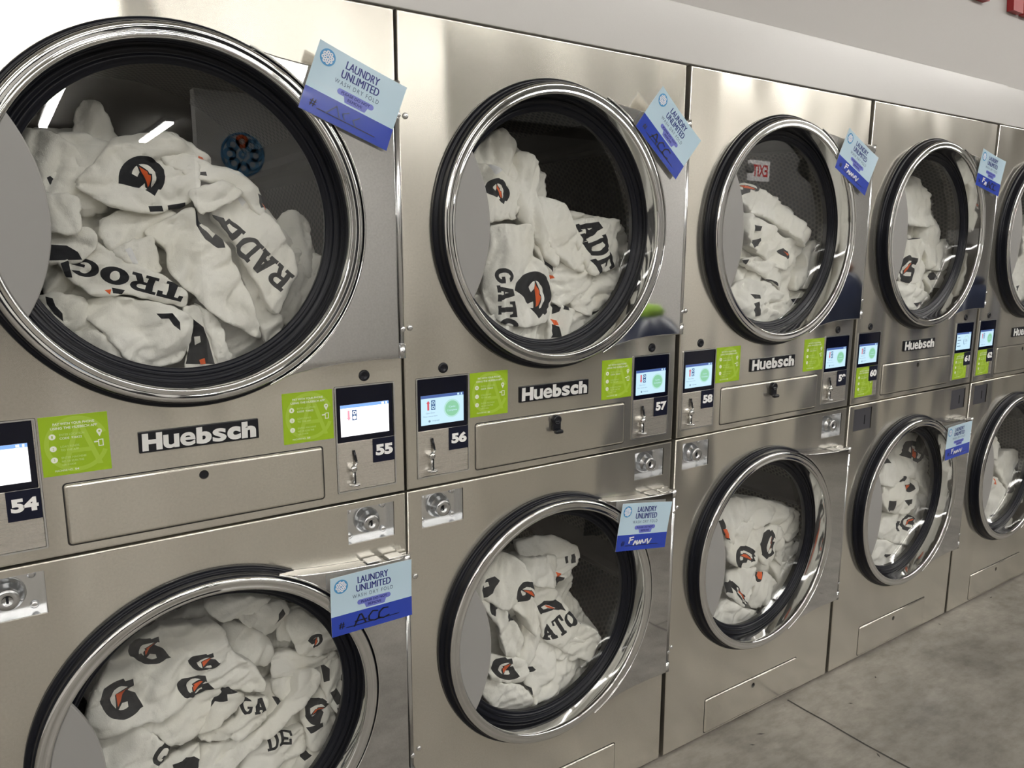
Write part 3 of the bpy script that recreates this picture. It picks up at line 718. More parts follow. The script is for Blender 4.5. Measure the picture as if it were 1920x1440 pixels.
TOWELS = [
 ('54', 1, 'U', 'dryer 54', [
  (89,0.15,-81,60,9,14,'sweeping diagonally across the middle,cut-off grey G on top',[-54,-17,-7,10,35,29,41,1,69,-19,87,-45,103,-87,119,-141,140,-223,98,-198,54,-171,22,-135,-17,-91,-20,-45],[('P',[35,26,43,29,59,12,76,2,81,-45,69,-46,48,-30,35,-4]),('Q',[40,-4,58,4,65,-4,70,-19,63,-27])]),
  (82,0.1,51,20,5,8,'small folded corner flap at centre beside a care tag',[24,58,61,69,82,78,104,74,125,54,77,26,44,13,29,35],[]),
  (95,0.2,-51,55,7,16,'on the right with letters RADE down its edge',[70,25,98,55,118,71,140,51,156,30,178,9,202,-28,219,-72,221,-97,208,-116,192,-135,174,-173,158,-170,150,-142,133,-104,115,-72,99,-29,84,-3],[('W','RADE',212,-100,-29,28,-34,-30),('T',[105,67,122,71,140,51,124,32]),('P',[69,17,88,10,96,-16,83,-27,74,-3])]),
  (116,0.25,85,20,10,18,'draped on top showing a whole G with bolt',[-152,61,-131,79,-106,110,-83,138,-66,148,-10,157,6,155,26,141,48,117,48,78,40,52,14,31,-26,21,-44,18,-85,23,-118,39],[('G',-47,77,35,18,-12,34),('P',[-43,27,-19,29,-17,19,-42,17]),('P',[-9,30,21,36,23,26,-6,21])]),
  (107,0.2,78,30,5,14,'rolled in a long arched ridge down the right',[-15,127,13,127,46,114,80,104,119,93,144,78,162,43,170,13,159,18,140,39,107,70,67,76,28,88,-3,103],[('P',[44,92,61,93,62,85,43,87]),('P',[154,58,165,52,170,33,159,31]),('O',[162,40,170,35,168,26])]),
  (132,0.2,130,30,5,10,'behind the arched ridge,orange speck at its tip',[-9,158,14,157,46,136,78,113,63,103,24,114,-3,130],[('P',[9,153,32,140,50,120,64,113,53,109,30,119,16,126]),('O',[55,123,62,121,68,114,64,110,54,112])]),
  (172,0.2,164,70,8,10,'standing up as a shadowed peak at upper left',[-140,130,-136,155,-131,180,-119,206,-107,209,-99,204,-88,179,-75,145,-91,129,-120,107],[]),
  (135,0.2,96,55,8,18,'hanging down the far left beside the grey door handle',[-218,148,-198,147,-170,140,-139,109,-134,80,-142,58,-164,38,-196,44,-198,86,-210,113],[]),
  (147,0.2,117,20,6,14,'bunched in the upper left,rough terry side showing',[-172,141,-139,149,-101,137,-80,126,-112,92,-134,71,-139,107],[]),
  (87,0.1,11,85,4,8,'with a square stitched hem at the left edge',[-202,42,-173,45,-147,40,-151,-23,-178,-25,-208,-16],[]),
  (104,0.2,-35,10,6,12,'with dark print just under the square hem',[-210,-8,-177,-10,-135,-14,-127,-36,-154,-70,-214,-71],[('P',[-203,-40,-174,-42,-158,-53,-153,-66,-204,-67])]),
  (138,0.1,52,5,6,12,'dark lettered strip at the left above the square hem',[-199,91,-175,88,-156,65,-123,43,-103,24,-139,13,-200,37],[('P',[-196,85,-177,64,-150,55,-149,46,-185,49])]),
  (92,0.15,-94,25,8,14,'crossing the lower left with upturned letters TROG',[-192,-69,-148,-58,-133,-29,-121,-42,-92,-65,-53,-85,-22,-100,12,-130,4,-154,-49,-137,-98,-125,-143,-130,-177,-95],[('W','TROG',8,-114,-44,14,-11,-29),('O',[-125,-118,-114,-117,-117,-126]),('P',[-113,-114,-93,-119,-98,-126,-112,-124]),('P',[-186,-72,-173,-67,-171,-96,-180,-95])]),
  (89,0.1,-61,70,5,8,'short flap with a care tag,middle of the heap',[-108,-55,-86,-37,-39,-23,-34,-55,-28,-87,-41,-93,-76,-76],[('T',[-87,-48,-77,-45,-67,-73,-75,-77])]),
  (110,0.2,-9,40,7,14,'folded back loop of cream lining left of centre',[-121,-24,-111,3,-79,19,-42,22,5,19,-26,-5,-37,-25,-84,-37,-104,-50],[]),
  (82,0.1,-187,35,10,16,'thick bottom front lump with a black curve at its right',[-163,-161,-151,-133,-125,-128,-76,-134,-21,-148,9,-163,15,-185,7,-221,-12,-257,-69,-262,-104,-241,-119,-213,-147,-178],[('P',[-48,-161,-22,-161,-11,-178,-11,-193,-22,-183,-28,-171,-42,-170])]),
  (98,0.1,-171,45,8,14,'at lower left,black print against the gasket',[-229,-130,-196,-121,-154,-133,-154,-157,-142,-185,-110,-227,-129,-240,-177,-195,-220,-154],[('P',[-213,-127,-203,-130,-200,-143,-191,-156,-191,-170,-203,-157,-212,-140])]),
  (78,0.05,-217,50,6,10,'narrow bottom left fold under the thick lump',[-180,-188,-143,-181,-111,-222,-101,-253,-140,-245,-168,-214],[]),
  (87,0.1,-218,80,8,10,'crumpled bottom strip with one big black block',[-1,-149,29,-152,57,-206,63,-252,43,-274,-7,-273,5,-221],[('P',[17,-175,35,-192,41,-218,47,-261,-3,-257,10,-211]),('Q',[17,-209,27,-208,29,-220,18,-225]),('O',[20,-251,31,-249,32,-260,22,-260])]),
  (84,0.15,-215,70,7,12,'smooth lower right fold with a dark wedge print',[22,-141,67,-180,74,-236,88,-256,53,-269,41,-207],[('P',[73,-172,92,-189,102,-201,97,-216,87,-234,75,-204])]),
  (107,0.15,-152,50,8,12,'pointed corner at the lower right touching the gasket',[117,-50,144,-100,159,-144,193,-198,160,-244,134,-173],[]),
  (178,0.15,-31,80,8,12,'shadowed pleated lump at the far right of the heap',[214,-5,225,21,250,26,273,8,275,-33,287,-74,272,-109,245,-77,226,-33],[]),
  (154,0.15,-130,60,9,14,'deep in shadow behind the letters RADE',[234,-103,280,-59,300,-74,277,-150,224,-206,197,-185],[]),
  (172,0.2,-39,35,12,25,'under the whole heap,seen in gaps',[-214,154,-147,159,-75,150,1,140,99,92,186,32,252,-56,232,-172,136,-263,-24,-282,-139,-247,-205,-163,-211,-7],[]),
 ]),
 ('56', 2, 'U', 'dryer 56', [
  (84,0.05,-103,85,6,8,'square front panel with GATO and a big G',[-126,8,-67,11,-16,12,-11,-5,-17,-57,9,-74,35,-105,48,-143,39,-219,-23,-232,-87,-227,-124,-206,-149,-148,-134,-57],[('W','GATO',-123,-91,4,-39,46,1),('G',-13,-155,56,-1,1,56)]),
  (92,0.2,-29,60,7,14,'hanging right with letters ADE down it',[110,18,150,28,202,33,268,28,273,5,251,-13,270,-69,270,-93,228,-98,159,-114,138,-60,117,-6],[('W','ADE',127,12,19,-43,66,22)]),
  (104,0.2,49,75,8,16,'long fold falling from crest to centre',[-19,183,11,179,31,160,25,123,15,80,17,17,49,-30,73,-68,56,-92,32,-60,-7,-7,-39,23,-36,68,-35,119],[]),
  (132,0.2,159,80,8,14,'topmost crest at the left beside the grey door handle',[-156,154,-122,186,-61,230,-38,208,-19,188,-35,120,-67,93,-82,115,-116,141],[]),
  (107,0.2,79,60,7,12,'upper left fold with care tag and small G',[-145,144,-97,139,-76,117,-43,114,-30,68,-47,23,-94,24,-138,11,-136,74],[('G',-102,83,29,8,-8,29),('T',[-116,143,-96,149,-89,132,-109,120])]),
  (98,0.15,72,70,6,10,'narrow cream fold left of the long central fold',[-73,114,-45,117,-36,67,-67,19,-89,44],[]),
  (99,0.2,-12,65,8,16,'smooth rounded fold right of centre below the drum shadow',[24,80,69,74,102,63,115,30,122,-3,143,-60,165,-108,115,-98,76,-76,47,-38,23,9],[]),
  (110,0.15,-52,60,7,12,'beside the front panel with a cut-off print',[3,-4,34,19,63,-30,86,-74,63,-91,54,-114,30,-76,6,-42],[('P',[11,-8,29,-12,44,-30,27,-37,12,-40]),('P',[30,-68,45,-73,55,-90,55,-103,42,-90])]),
  (90,0.1,-132,30,8,12,'cream crumple at bottom centre below the cut-off print',[53,-91,84,-76,147,-99,182,-114,166,-148,121,-169,77,-195,51,-177,45,-123],[('O',[43,-107,54,-106,59,-117,46,-119])]),
  (87,0.1,-155,20,11,12,'heavily wrinkled lump at the lower right by the gasket',[163,-125,241,-97,289,-91,284,-122,231,-168,224,-197,161,-217,117,-203,110,-174],[('P',[166,-206,194,-198,189,-215,170,-217])]),
  (82,0.1,-229,50,9,12,'dark lettered,at the very bottom centre',[42,-177,92,-188,163,-214,218,-199,190,-232,122,-268,65,-284,24,-281,37,-219],[('P',[50,-182,75,-180,69,-199,52,-205]),('P',[82,-172,103,-181,95,-197,83,-194]),('P',[43,-228,66,-236,61,-260,40,-262]),('O',[48,-217,70,-223,67,-233,49,-231])]),
  (98,0.1,-218,50,8,10,'bottom left fold tucked under the square front panel',[-163,-154,-114,-158,-105,-211,-9,-231,-5,-283,-65,-274,-119,-239,-153,-195],[]),
  (154,0.25,-31,40,12,25,'at the back,showing between the others',[-107,169,-19,238,40,194,88,152,82,80,154,44,331,12,331,-117,233,-225,96,-290,-12,-277,-114,-229,-152,-155,-107,48],[]),
 ]),
 ('57', 2, 'L', 'dryer 57', [
  (95,0.25,49,70,7,16,'upper left,folded over with a bolted G print',[-181,75,-121,119,-86,150,-57,143,-28,121,-16,101,-7,58,4,10,12,-43,-7,-84,-29,-27,-77,19,-102,15,-128,41,-168,52],[('G',-24,41,19,25,-29,22),('P',[-137,98,-107,99,-98,89,-111,77,-119,60,-144,53,-149,74]),('Q',[-144,92,-129,91,-128,81,-140,77])]),
  (147,0.2,75,10,6,12,'rearmost peak with black letter ends',[13,132,48,135,116,136,181,99,186,83,177,47,143,27,110,2,102,13,118,60,16,92],[('P',[141,82,152,82,151,64,141,64]),('P',[164,82,177,82,177,58,164,57]),('P',[111,32,138,24,129,4,110,6]),('O',[111,45,124,40,124,28,111,30])]),
  (129,0.2,69,80,8,14,'hemmed fold standing below the rear peak',[0,103,57,99,103,91,108,68,90,18,29,37,7,70],[]),
  (101,0.25,-91,35,8,16,'right of centre with slanted letters ATO',[28,30,67,22,98,3,120,-34,134,-69,151,-95,197,-118,220,-151,235,-189,180,-211,127,-180,44,-115,31,-67],[('W','ATOR',43,-120,37,8,-12,40),('P',[37,-30,60,-19,93,-21,114,-39,118,-55,83,-45,55,-47,37,-45]),('Q',[48,-33,62,-29,90,-43,53,-39]),('O',[59,-31,77,-38,89,-44,70,-40])]),
  (89,0.15,-39,60,8,12,'crumpled left middle fold with a bolted G',[-166,54,-123,37,-83,6,-61,-26,-34,-70,-33,-118,-41,-134,-95,-110,-98,-73,-117,-16,-143,23],[('G',-46,-17,27,12,-28,27),('P',[-128,37,-105,41,-95,31,-112,15,-116,0,-127,8])]),
  (94,0.15,-106,75,8,14,'smooth fold dropping down the centre of the heap',[-17,-49,22,-53,31,-105,10,-148,-25,-165,-51,-135,-28,-115,-26,-78],[]),
  (83,0.1,-151,10,5,10,'front left with an upturned G beside the handle',[-141,-100,-60,-122,-28,-144,-22,-173,-43,-205,-130,-172,-146,-139],[('G',-89,-146,-37,24,-18,-22)]),
  (79,0.05,-234,20,7,12,'smooth bottom left fold below the upturned G',[-153,-164,-93,-185,-41,-207,-18,-243,-7,-274,-31,-300,-84,-284,-132,-253,-160,-194],[]),
  (87,0.15,-231,35,10,16,'large cream crumple filling the bottom right',[-20,-160,38,-123,88,-154,140,-191,194,-224,180,-244,161,-272,96,-305,34,-320,-21,-309,-10,-249,-27,-211],[('P',[-37,-217,-13,-225,-15,-241,-36,-234]),('P',[-21,-176,0,-175,10,-187,-9,-189,-19,-185])]),
  (107,0.2,-245,40,6,10,'rightmost flap with a white care tag against the gasket',[155,-217,203,-237,243,-226,272,-228,223,-273,184,-289],[('T',[215,-228,242,-216,267,-231,230,-254])]),
  (98,0.2,-160,30,8,14,'rounded fold just under the slanted letters',[35,-119,85,-120,134,-129,199,-169,228,-207,138,-199,64,-176],[]),
  (172,0.25,-146,40,12,25,'at the back under everything,visible only in the gaps',[-100,-1,-26,66,72,91,212,46,195,-61,282,-198,292,-263,203,-337,35,-366,-86,-305,-121,-232],[]),
 ]),
 ('55', 1, 'L', 'dryer 55', [
  (110,0.35,66,25,11,20,'widest one,upper left,printed with four G marks',[-223,24,-212,55,-184,101,-133,139,-83,159,-28,162,27,152,43,135,43,105,53,85,86,59,102,28,107,8,68,10,18,33,-25,29,-60,19,-102,10,-157,13,-200,4],[('G',-94,129,-36,17,-20,-17),('G',1,90,-30,12,-16,-12),('G',-152,63,-34,18,-23,-24),('G',-19,45,-35,16,-18,-15)]),
  (92,0.3,-50,40,7,12,'front left fold with a tall black G letter',[-218,-9,-186,1,-139,7,-110,-23,-82,-58,-104,-95,-139,-123,-206,-99],[('W','G',-124,-71,27,-31,29,35)]),
  (98,0.3,-10,30,8,14,'smooth cream fold at front centre left',[-141,10,-92,7,-46,14,-14,25,14,37,29,8,-2,-23,-32,-47,-55,-61,-84,-53,-108,-22],[]),
  (89,0.3,-16,50,8,14,'curled corner in the middle beside half a black G',[2,18,28,31,53,11,69,-10,67,-22,38,-35,1,-45,-31,-53,-24,-34,-1,-20],[('P',[11,15,28,29,49,23,57,9,44,14,31,15,31,1,9,1,0,-9])]),
  (87,0.3,-50,20,9,12,'centre fold with letters GA along its top',[55,-17,74,-10,111,-16,106,-65,77,-92,16,-77,-27,-71,-30,-57,19,-50,54,-41],[('W','GA',56,-42,25,-2,2,31)]),
  (80,0.3,-79,40,6,10,'long smooth strip running diagonally down from the right',[184,11,214,6,233,-7,231,-36,181,-71,123,-102,70,-117,29,-144,-6,-178,-59,-159,11,-117,73,-90,139,-58,174,-28],[]),
  (141,0.35,75,30,10,18,'shadowed top centre fold behind the four marks',[47,124,91,113,126,90,136,51,121,28,96,44,66,65,49,91],[]),
  (172,0.3,153,10,8,14,'topmost shadowed fold under the drum ceiling',[18,171,77,171,129,161,148,153,120,134,87,136,51,143],[]),
  (157,0.3,122,30,9,12,'shadowed hem at the top right with small black letters',[83,137,128,140,178,145,182,126,158,94,131,90,102,121],[('P',[160,131,172,137,176,125,161,108,152,106,159,120]),('P',[110,149,128,153,134,150,119,144])]),
  (132,0.3,70,20,8,14,'upper right with a small G on a curl',[176,108,210,119,234,98,276,73,288,17,223,30,194,45,186,75],[('G',226,63,16,0,6,16)]),
  (163,0.3,89,60,8,12,'grey strip at the upper right against the gasket',[164,87,187,109,211,120,245,90,214,88,191,64,163,64],[]),
  (123,0.3,13,8,6,8,'hem edge crossing the right side over dark print',[140,41,177,40,233,10,289,4,221,-4,186,-3,134,1],[]),
  (113,0.3,-54,60,8,14,'far right towel with three black letters along the gasket',[235,-14,276,-1,305,-20,290,-131,260,-107,237,-48],[('P',[244,-5,258,-16,253,-38,241,-40]),('P',[251,-64,267,-57,280,-94,262,-93]),('P',[261,-98,275,-107,272,-130,261,-117])]),
  (116,0.3,-29,70,6,12,'small rolled hem in the right middle',[135,-9,171,-7,191,-23,178,-49,148,-49,136,-34],[('P',[180,-13,195,-15,195,-33,182,-36])]),
  (101,0.3,-123,60,8,12,'right side with a G below the long strip',[186,-93,239,-53,255,-96,267,-149,228,-174,191,-171,191,-124],[('G',222,-100,-6,27,-27,-6),('P',[191,-124,229,-127,230,-136,198,-136])]),
  (95,0.3,-168,25,9,14,'lower centre with black letters DE under the long strip',[67,-144,137,-123,195,-129,194,-176,152,-189,100,-214,10,-199],[('W','DE',106,-148,28,-4,1,34)]),
  (89,0.3,-193,40,10,14,'bottom right crumple with a black corner print',[189,-177,251,-147,287,-143,268,-199,218,-252,135,-236],[('P',[163,-182,188,-181,199,-191,181,-195]),('O',[193,-213,210,-217,205,-234,193,-230])]),
  (83,0.3,-110,50,8,12,'bottom left strip beside a dark cut-off print',[-136,-109,-115,-96,-83,-81,-32,-76,-24,-86,-41,-135,-77,-159,-136,-138],[('P',[-82,-95,-56,-91,-32,-102,-37,-125,-80,-110])]),
  (84,0.3,-121,55,9,12,'cream fold at bottom centre',[-29,-86,24,-87,77,-99,14,-127,-36,-168,-60,-160],[]),
  (123,0.3,-60,30,8,12,'cream gap-filler behind the central letters',[115,-26,146,-17,189,-58,145,-86,110,-98,94,-74],[('P',[130,-44,147,-43,155,-54,137,-60]),('P',[123,-87,138,-89,134,-104,120,-102])]),
  (178,0.35,-29,40,12,25,'at the very back behind the rest',[-219,-14,-170,62,-71,121,34,144,162,128,266,64,323,-48,300,-177,222,-292,-149,-160,-213,-97],[]),
 ]),
 ('58', 3, 'U', 'dryer 58', [
  (107,0.2,58,50,8,14,'long flap from top left,orange bolt at tip',[-69,153,-3,146,55,127,129,90,197,50,249,16,258,-9,231,-40,186,-14,117,17,51,49,-16,67,-52,105],[('G',-15,132,22,26,-41,11)]),
  (101,0.2,-32,50,9,14,'second fold below the long flap',[-44,61,23,51,96,14,130,-12,204,-15,250,-42,212,-81,152,-104,94,-109,45,-80,-25,-32],[('P',[0,26,23,21,15,7,-2,7]),('P',[-11,-21,19,-13,18,-32,-10,-43]),('P',[99,-52,123,-43,161,-69,136,-77]),('O',[122,-52,148,-63,138,-67])]),
  (104,0.2,-95,70,8,14,'rightmost towel,curling down beside the gasket',[266,-40,301,-19,370,-29,374,-67,309,-118,259,-165,197,-175,202,-133,255,-104],[]),
  (89,0.15,-115,45,8,12,'curved fold in the lower middle',[-63,-77,15,-66,85,-89,138,-131,124,-179,78,-150,2,-109],[('P',[21,-133,61,-137,100,-152,78,-160,33,-146]),('P',[-63,-79,-31,-76,-37,-102,-70,-104])]),
  (82,0.1,-178,20,6,10,'small square corner in the lower middle',[-14,-151,53,-139,127,-183,116,-202,32,-216],[]),
  (80,0.05,-210,30,9,12,'bottom left with a black letter and a dark print',[-137,-168,-29,-127,19,-150,11,-184,47,-220,158,-251,81,-285,-8,-280,-111,-224],[('P',[-32,-205,-6,-200,8,-218,22,-244,-22,-245]),('P',[-32,-177,-2,-181,0,-192,-28,-191])]),
  (92,0.1,-220,20,9,12,'wrinkled fold at the bottom right',[50,-216,208,-196,277,-174,246,-228,168,-270,76,-236],[('P',[189,-202,223,-197,217,-212,193,-217])]),
  (147,0.25,-68,40,12,22,'behind the others,filling the gaps of the heap',[20,146,109,150,226,89,346,13,437,-36,392,-136,265,-242,83,-292,-48,-246,-72,-161,7,8],[]),
 ]),
 ('59', 3, 'L', 'dryer 59', [
  (123,0.2,60,80,8,12,'upper left peak beside the handle',[-67,98,13,128,55,106,49,52,16,6,-28,-10,-54,40],[('P',[-65,64,-42,68,-35,40,-34,2,-51,9]),('O',[-47,35,-32,33,-33,8,-47,9])]),
  (113,0.2,29,25,9,16,'rounded roll across the top of the heap',[38,114,130,100,246,57,309,30,305,-36,254,-68,200,7,130,28,92,12,40,53],[]),
  (101,0.2,-33,60,8,14,'centre left towel with a sideways G and orange bolt',[36,41,131,30,159,-38,104,-96,18,-102,-52,-62,-50,-2],[('G',24,-66,31,27,-46,25)]),
  (95,0.2,-54,60,8,12,'upper middle towel with an upright G and orange bolt',[112,-3,199,10,244,-55,158,-107,104,-111],[('G',150,-50,-28,25,-25,-41)]),
  (107,0.2,-127,50,9,12,'right-hand crumple against the gasket',[282,-71,374,-103,350,-167,280,-194,211,-128,202,-94],[('P',[292,-65,328,-62,330,-79,302,-82])]),
  (82,0.15,-148,65,7,12,'front left towel with the largest G and bolt',[-45,-100,7,-96,78,-105,78,-185,19,-235,-62,-166],[('G',4,-187,-39,38,27,-49),('P',[-56,-132,-29,-134,-37,-167,-59,-165])]),
  (87,0.15,-198,60,8,12,'middle roll with a half-hidden orange bolt',[87,-129,160,-150,197,-203,152,-258,59,-250],[('P',[80,-129,125,-130,110,-164,86,-162]),('O',[95,-135,120,-135,110,-160,94,-154])]),
  (90,0.15,-203,50,9,12,'lower right fold near the bright glints',[186,-121,320,-149,291,-221,204,-277,161,-246,207,-201],[('P',[205,-221,233,-219,228,-247,205,-247])]),
  (79,0.05,-259,30,8,12,'smooth corner at the bottom of the heap',[-139,-228,-54,-182,32,-241,108,-269,62,-329,-49,-305],[('P',[84,-265,108,-269,100,-282])]),
  (154,0.2,-134,40,12,22,'behind the others,seen in the gaps',[13,64,122,88,340,29,403,-75,425,-190,328,-285,148,-361,-25,-322,-6,-126],[]),
 ]),
 ('60', 4, 'U', 'dryer 60', [
  (123,0.2,116,75,8,14,'tall fold at the top beside the handle',[21,172,98,215,151,178,206,118,195,47,125,37,23,48],[]),
  (110,0.2,-24,80,7,12,'long fold dropping right of centre',[147,40,236,71,279,-15,223,-94,158,-123,159,-17],[]),
  (92,0.1,-97,70,7,12,'front left with a grey G and orange bolt',[17,-10,118,-6,162,-91,133,-155,28,-173,-58,-144],[('G',23,-116,-39,37,-48,-34),('P',[35,19,86,9,93,-6,42,-12]),('O',[48,35,77,26,75,11,55,19])]),
  (99,0.15,-73,70,7,12,'right-hand curl with a pointed corner',[190,-119,236,-34,308,-4,337,-50,324,-102,257,-129],[]),
  (95,0.1,-167,30,9,12,'small wrinkled fold at lower right',[186,-126,315,-120,281,-215,183,-205],[('P',[200,-134,236,-131,237,-157,202,-160])]),
  (84,0.05,-219,30,9,12,'roll at the bottom with a dark bolt print',[-62,-154,43,-162,169,-210,181,-258,94,-282,-12,-250],[('P',[62,-239,142,-237,128,-252,92,-261]),('O',[99,-246,132,-243,120,-254])]),
  (147,0.2,-45,50,12,22,'behind the others in the gaps',[118,159,208,219,311,124,425,-12,389,-121,270,-227,139,-278,35,-219,99,-14],[]),
 ]),
 ('61', 4, 'L', 'dryer 61', [
  (104,0.25,71,60,9,16,'big upper fold with a G near the top',[-39,54,60,135,187,201,290,190,354,121,390,17,344,-86,229,28,143,44,51,23],[('G',222,125,85,5,-19,46),('P',[342,102,364,95,367,65,347,73]),('P',[346,15,374,3,359,-15]),('P',[26,128,53,136,58,112,32,111])]),
  (92,0.2,-24,40,9,14,'middle fold with a small orange bolt',[-9,31,160,51,253,28,278,-76,163,-106,1,-68],[('P',[152,12,212,10,229,-17,197,-28,155,-12]),('O',[155,10,184,8,178,-8,154,-8]),('P',[90,30,130,48,166,46,141,30]),('P',[18,-28,60,-29,51,-67,14,-68]),('P',[162,-54,200,-52,203,-73,166,-72])]),
  (101,0.2,-101,60,9,14,'right-hand fold against the gasket',[283,9,420,-56,375,-153,265,-186,257,-114],[]),
  (85,0.15,-167,40,9,14,'lower middle with two black and orange prints',[8,-74,193,-111,284,-191,231,-249,108,-215,-29,-162],[('G',189,-145,-39,30,-40,-19),('P',[39,-44,79,-43,79,-75,42,-80]),('P',[232,-179,284,-193,244,-210]),('P',[87,-135,131,-130,119,-166,93,-162])]),
  (80,0.05,-258,30,8,12,'bottom fold resting on the gasket',[-101,-239,-14,-167,119,-221,201,-258,125,-339,-6,-320],[('P',[24,-243,63,-246,58,-264])]),
  (147,0.2,-108,40,12,22,'at the back,glimpsed past the big fold',[87,13,293,163,433,153,531,-25,464,-196,284,-296,136,-354,-8,-273,77,-122],[]),
 ]),
 ('62', 5, 'U', 'dryer 62', [
  (104,0.15,-84,75,8,12,'seen at the frame edge beside the handle',[35,-134,127,-72,169,96,270,123,373,35,352,-180,159,-281,41,-245],[('P',[61,-214,97,-195,86,-223])]),
 ]),
 ('63', 5, 'L', 'the far lower dryer', [
  (101,0.15,-71,70,8,14,'broad fold with two black patches',[117,-22,208,9,293,12,360,-59,345,-124,215,-201,157,-110],[('P',[299,-52,344,-55,339,-102,299,-91]),('P',[212,-157,303,-154,280,-184,225,-183])]),
  (110,0.15,43,80,7,12,'narrow top fold beside the handle',[52,79,101,95,150,42,113,-13,64,13],[]),
  (89,0.1,-170,60,8,12,'front left fold with a speck of orange',[60,-104,107,-83,181,-153,143,-246,5,-262,42,-171],[('O',[88,-91,106,-97,102,-120,91,-116])]),
  (84,0.05,-250,30,9,12,'bottom fold',[160,-206,344,-159,287,-260,217,-310,37,-308,-16,-259],[('P',[25,-238,98,-255,70,-262])]),
  (147,0.2,-181,40,12,22,'behind the others in the gaps',[250,11,469,-30,504,-164,369,-298,157,-343,110,-287,239,-140],[]),
 ]),
]

# ------------------------------------------------------------------ towels
# each: depth of the cloth behind the door front (mm), lean, mean height, fold direction, fold height, edge radius, wording,
# outline (mm from the drum's axis), prints
def perlin(x, y, seed):
    rng = np.random.RandomState(seed); p = rng.permutation(256); p = np.concatenate([p, p]); g = rng.rand(256)*2*np.pi; gx, gy = np.cos(g), np.sin(g)
    xi = np.floor(x).astype(int); yi = np.floor(y).astype(int); xf = x-xi; yf = y-yi
    u = xf**3*(xf*(xf*6-15)+10); v = yf**3*(yf*(yf*6-15)+10)
    def d(i, j):
        h = p[(p[(xi+i) & 255]+yi+j) & 255]; return gx[h]*(xf-i)+gy[h]*(yf-j)
    a = d(0, 0)*(1-u)+d(1, 0)*u; c = d(0, 1)*(1-u)+d(1, 1)*u
    return (a*(1-v)+c*v)*1.6
def smooth_outline(pts, step, rng, wob):
    P = np.array(pts, float)
    Q = []
    n = len(P)
    for i in range(n):                                            # one round of corner cutting, then even spacing
        a, b_ = P[i], P[(i+1) % n]; Q += [a*.88+b_*.12, a*.12+b_*.88]
    Q = np.array(Q); Q2 = []
    for i in range(len(Q)):
        a, b_ = Q[i], Q[(i+1) % len(Q)]; Q2 += [a*.8+b_*.2, a*.2+b_*.8]
    Q = np.array(Q2); E_ = np.roll(Q, -1, 0)-Q; l = np.hypot(*E_.T); s = np.concatenate([[0], np.cumsum(l)]); m = max(12, int(s[-1]/step))
    t = np.linspace(0, s[-1], m, endpoint=False); Qc = np.vstack([Q, Q[:1]])
    X = np.stack([np.interp(t, s, Qc[:, k]) for k in (0, 1)], 1)
    ph = rng.rand(4)*6.28; tt = t/s[-1]*2*np.pi
    w_ = wob*(np.sin(tt*7+ph[0])+.7*np.sin(tt*13+ph[1])+.5*np.sin(tt*23+ph[2]))
    T_ = np.roll(X, -1, 0)-np.roll(X, 1, 0); T_ /= np.maximum(np.hypot(*T_.T), 1e-6)[:, None]
    return X+np.stack([-T_[:, 1], T_[:, 0]], 1)*w_[:, None]
def dist_poly(P, poly):
    A = poly; B = np.roll(poly, -1, 0); best = np.full(len(P), 1e9)
    for a, c in zip(A, B):
        d = c-a; t = np.clip(((P-a)@d)/max(d@d, 1e-9), 0, 1); q = P-(a+t[:, None]*d); best = np.minimum(best, (q*q).sum(1))
    return np.sqrt(best)
def ell_arc(cx, cy, rx, ry, a0, a1, n=14): return [(cx+rx*math.cos(math.radians(a0+(a1-a0)*i/n)), cy+ry*math.sin(math.radians(a0+(a1-a0)*i/n))) for i in range(n+1)]
LET = {   # slab letters in a unit box: filled shapes, then holes
 'A': ([[(0, 0), (.44, 0), (.44, .17), (0, .17)], [(.56, 0), (1, 0), (1, .17), (.56, .17)], [(.06, .1), (.33, .1), (.60, 1), (.30, 1)], [(.94, .1), (.63, .1), (.38, 1), (.68, 1)], [(.25, .3), (.75, .3), (.7, .46), (.3, .46)]], []),
 'T': ([[(0, 1), (0, .66), (.17, .66), (.2, .82), (.34, .82), (.34, .17), (.22, .17), (.22, 0), (.78, 0), (.78, .17), (.66, .17), (.66, .82), (.8, .82), (.83, .66), (1, .66), (1, 1)]], []),
 'O': ([ell_arc(.5, .5, .5, .5, 0, 345, 23)], [ell_arc(.5, .5, .17, .28, 0, 345, 23)]),
 'D': ([[(0, 1), (0, .83), (.12, .83), (.12, .17), (0, .17), (0, 0), (.5, 0)]+ell_arc(.5, .5, .48, .5, -90, 90)], [[(.36, .2), (.5, .2)]+ell_arc(.5, .5, .22, .3, -80, 80)+[(.36, .8)]]),
 'E': ([[(0, 1), (0, .83), (.12, .83), (.12, .17), (0, .17), (0, 0), (.95, 0), (1, .34), (.82, .34), (.78, .17), (.37, .17), (.37, .42), (.66, .42), (.66, .6), (.37, .6), (.37, .83), (.76, .83), (.8, .68), (.97, .68), (.95, 1)]], []),
 'R': ([[(0, 1), (0, .83), (.12, .83), (.12, .17), (0, .17), (0, 0), (.5, 0), (.5, .17), (.37, .17), (.37, .42), (.5, .42), (.68, 0), (1, 0), (1, .17), (.88, .17), (.75, .45)]+ell_arc(.6, .71, .34, .29, -60, 90)], [[(.37, .58), (.56, .58)]+ell_arc(.56, .7, .14, .12, -80, 80, 8)+[(.37, .82)]]),
 'G': ([ell_arc(.5, .5, .5, .5, 38, 330, 22)+[(.93, .5), (.52, .5), (.52, .34), (.68, .34), (.62, .24)]+ell_arc(.5, .5, .22, .31, 315, 50, 16)], []),
}
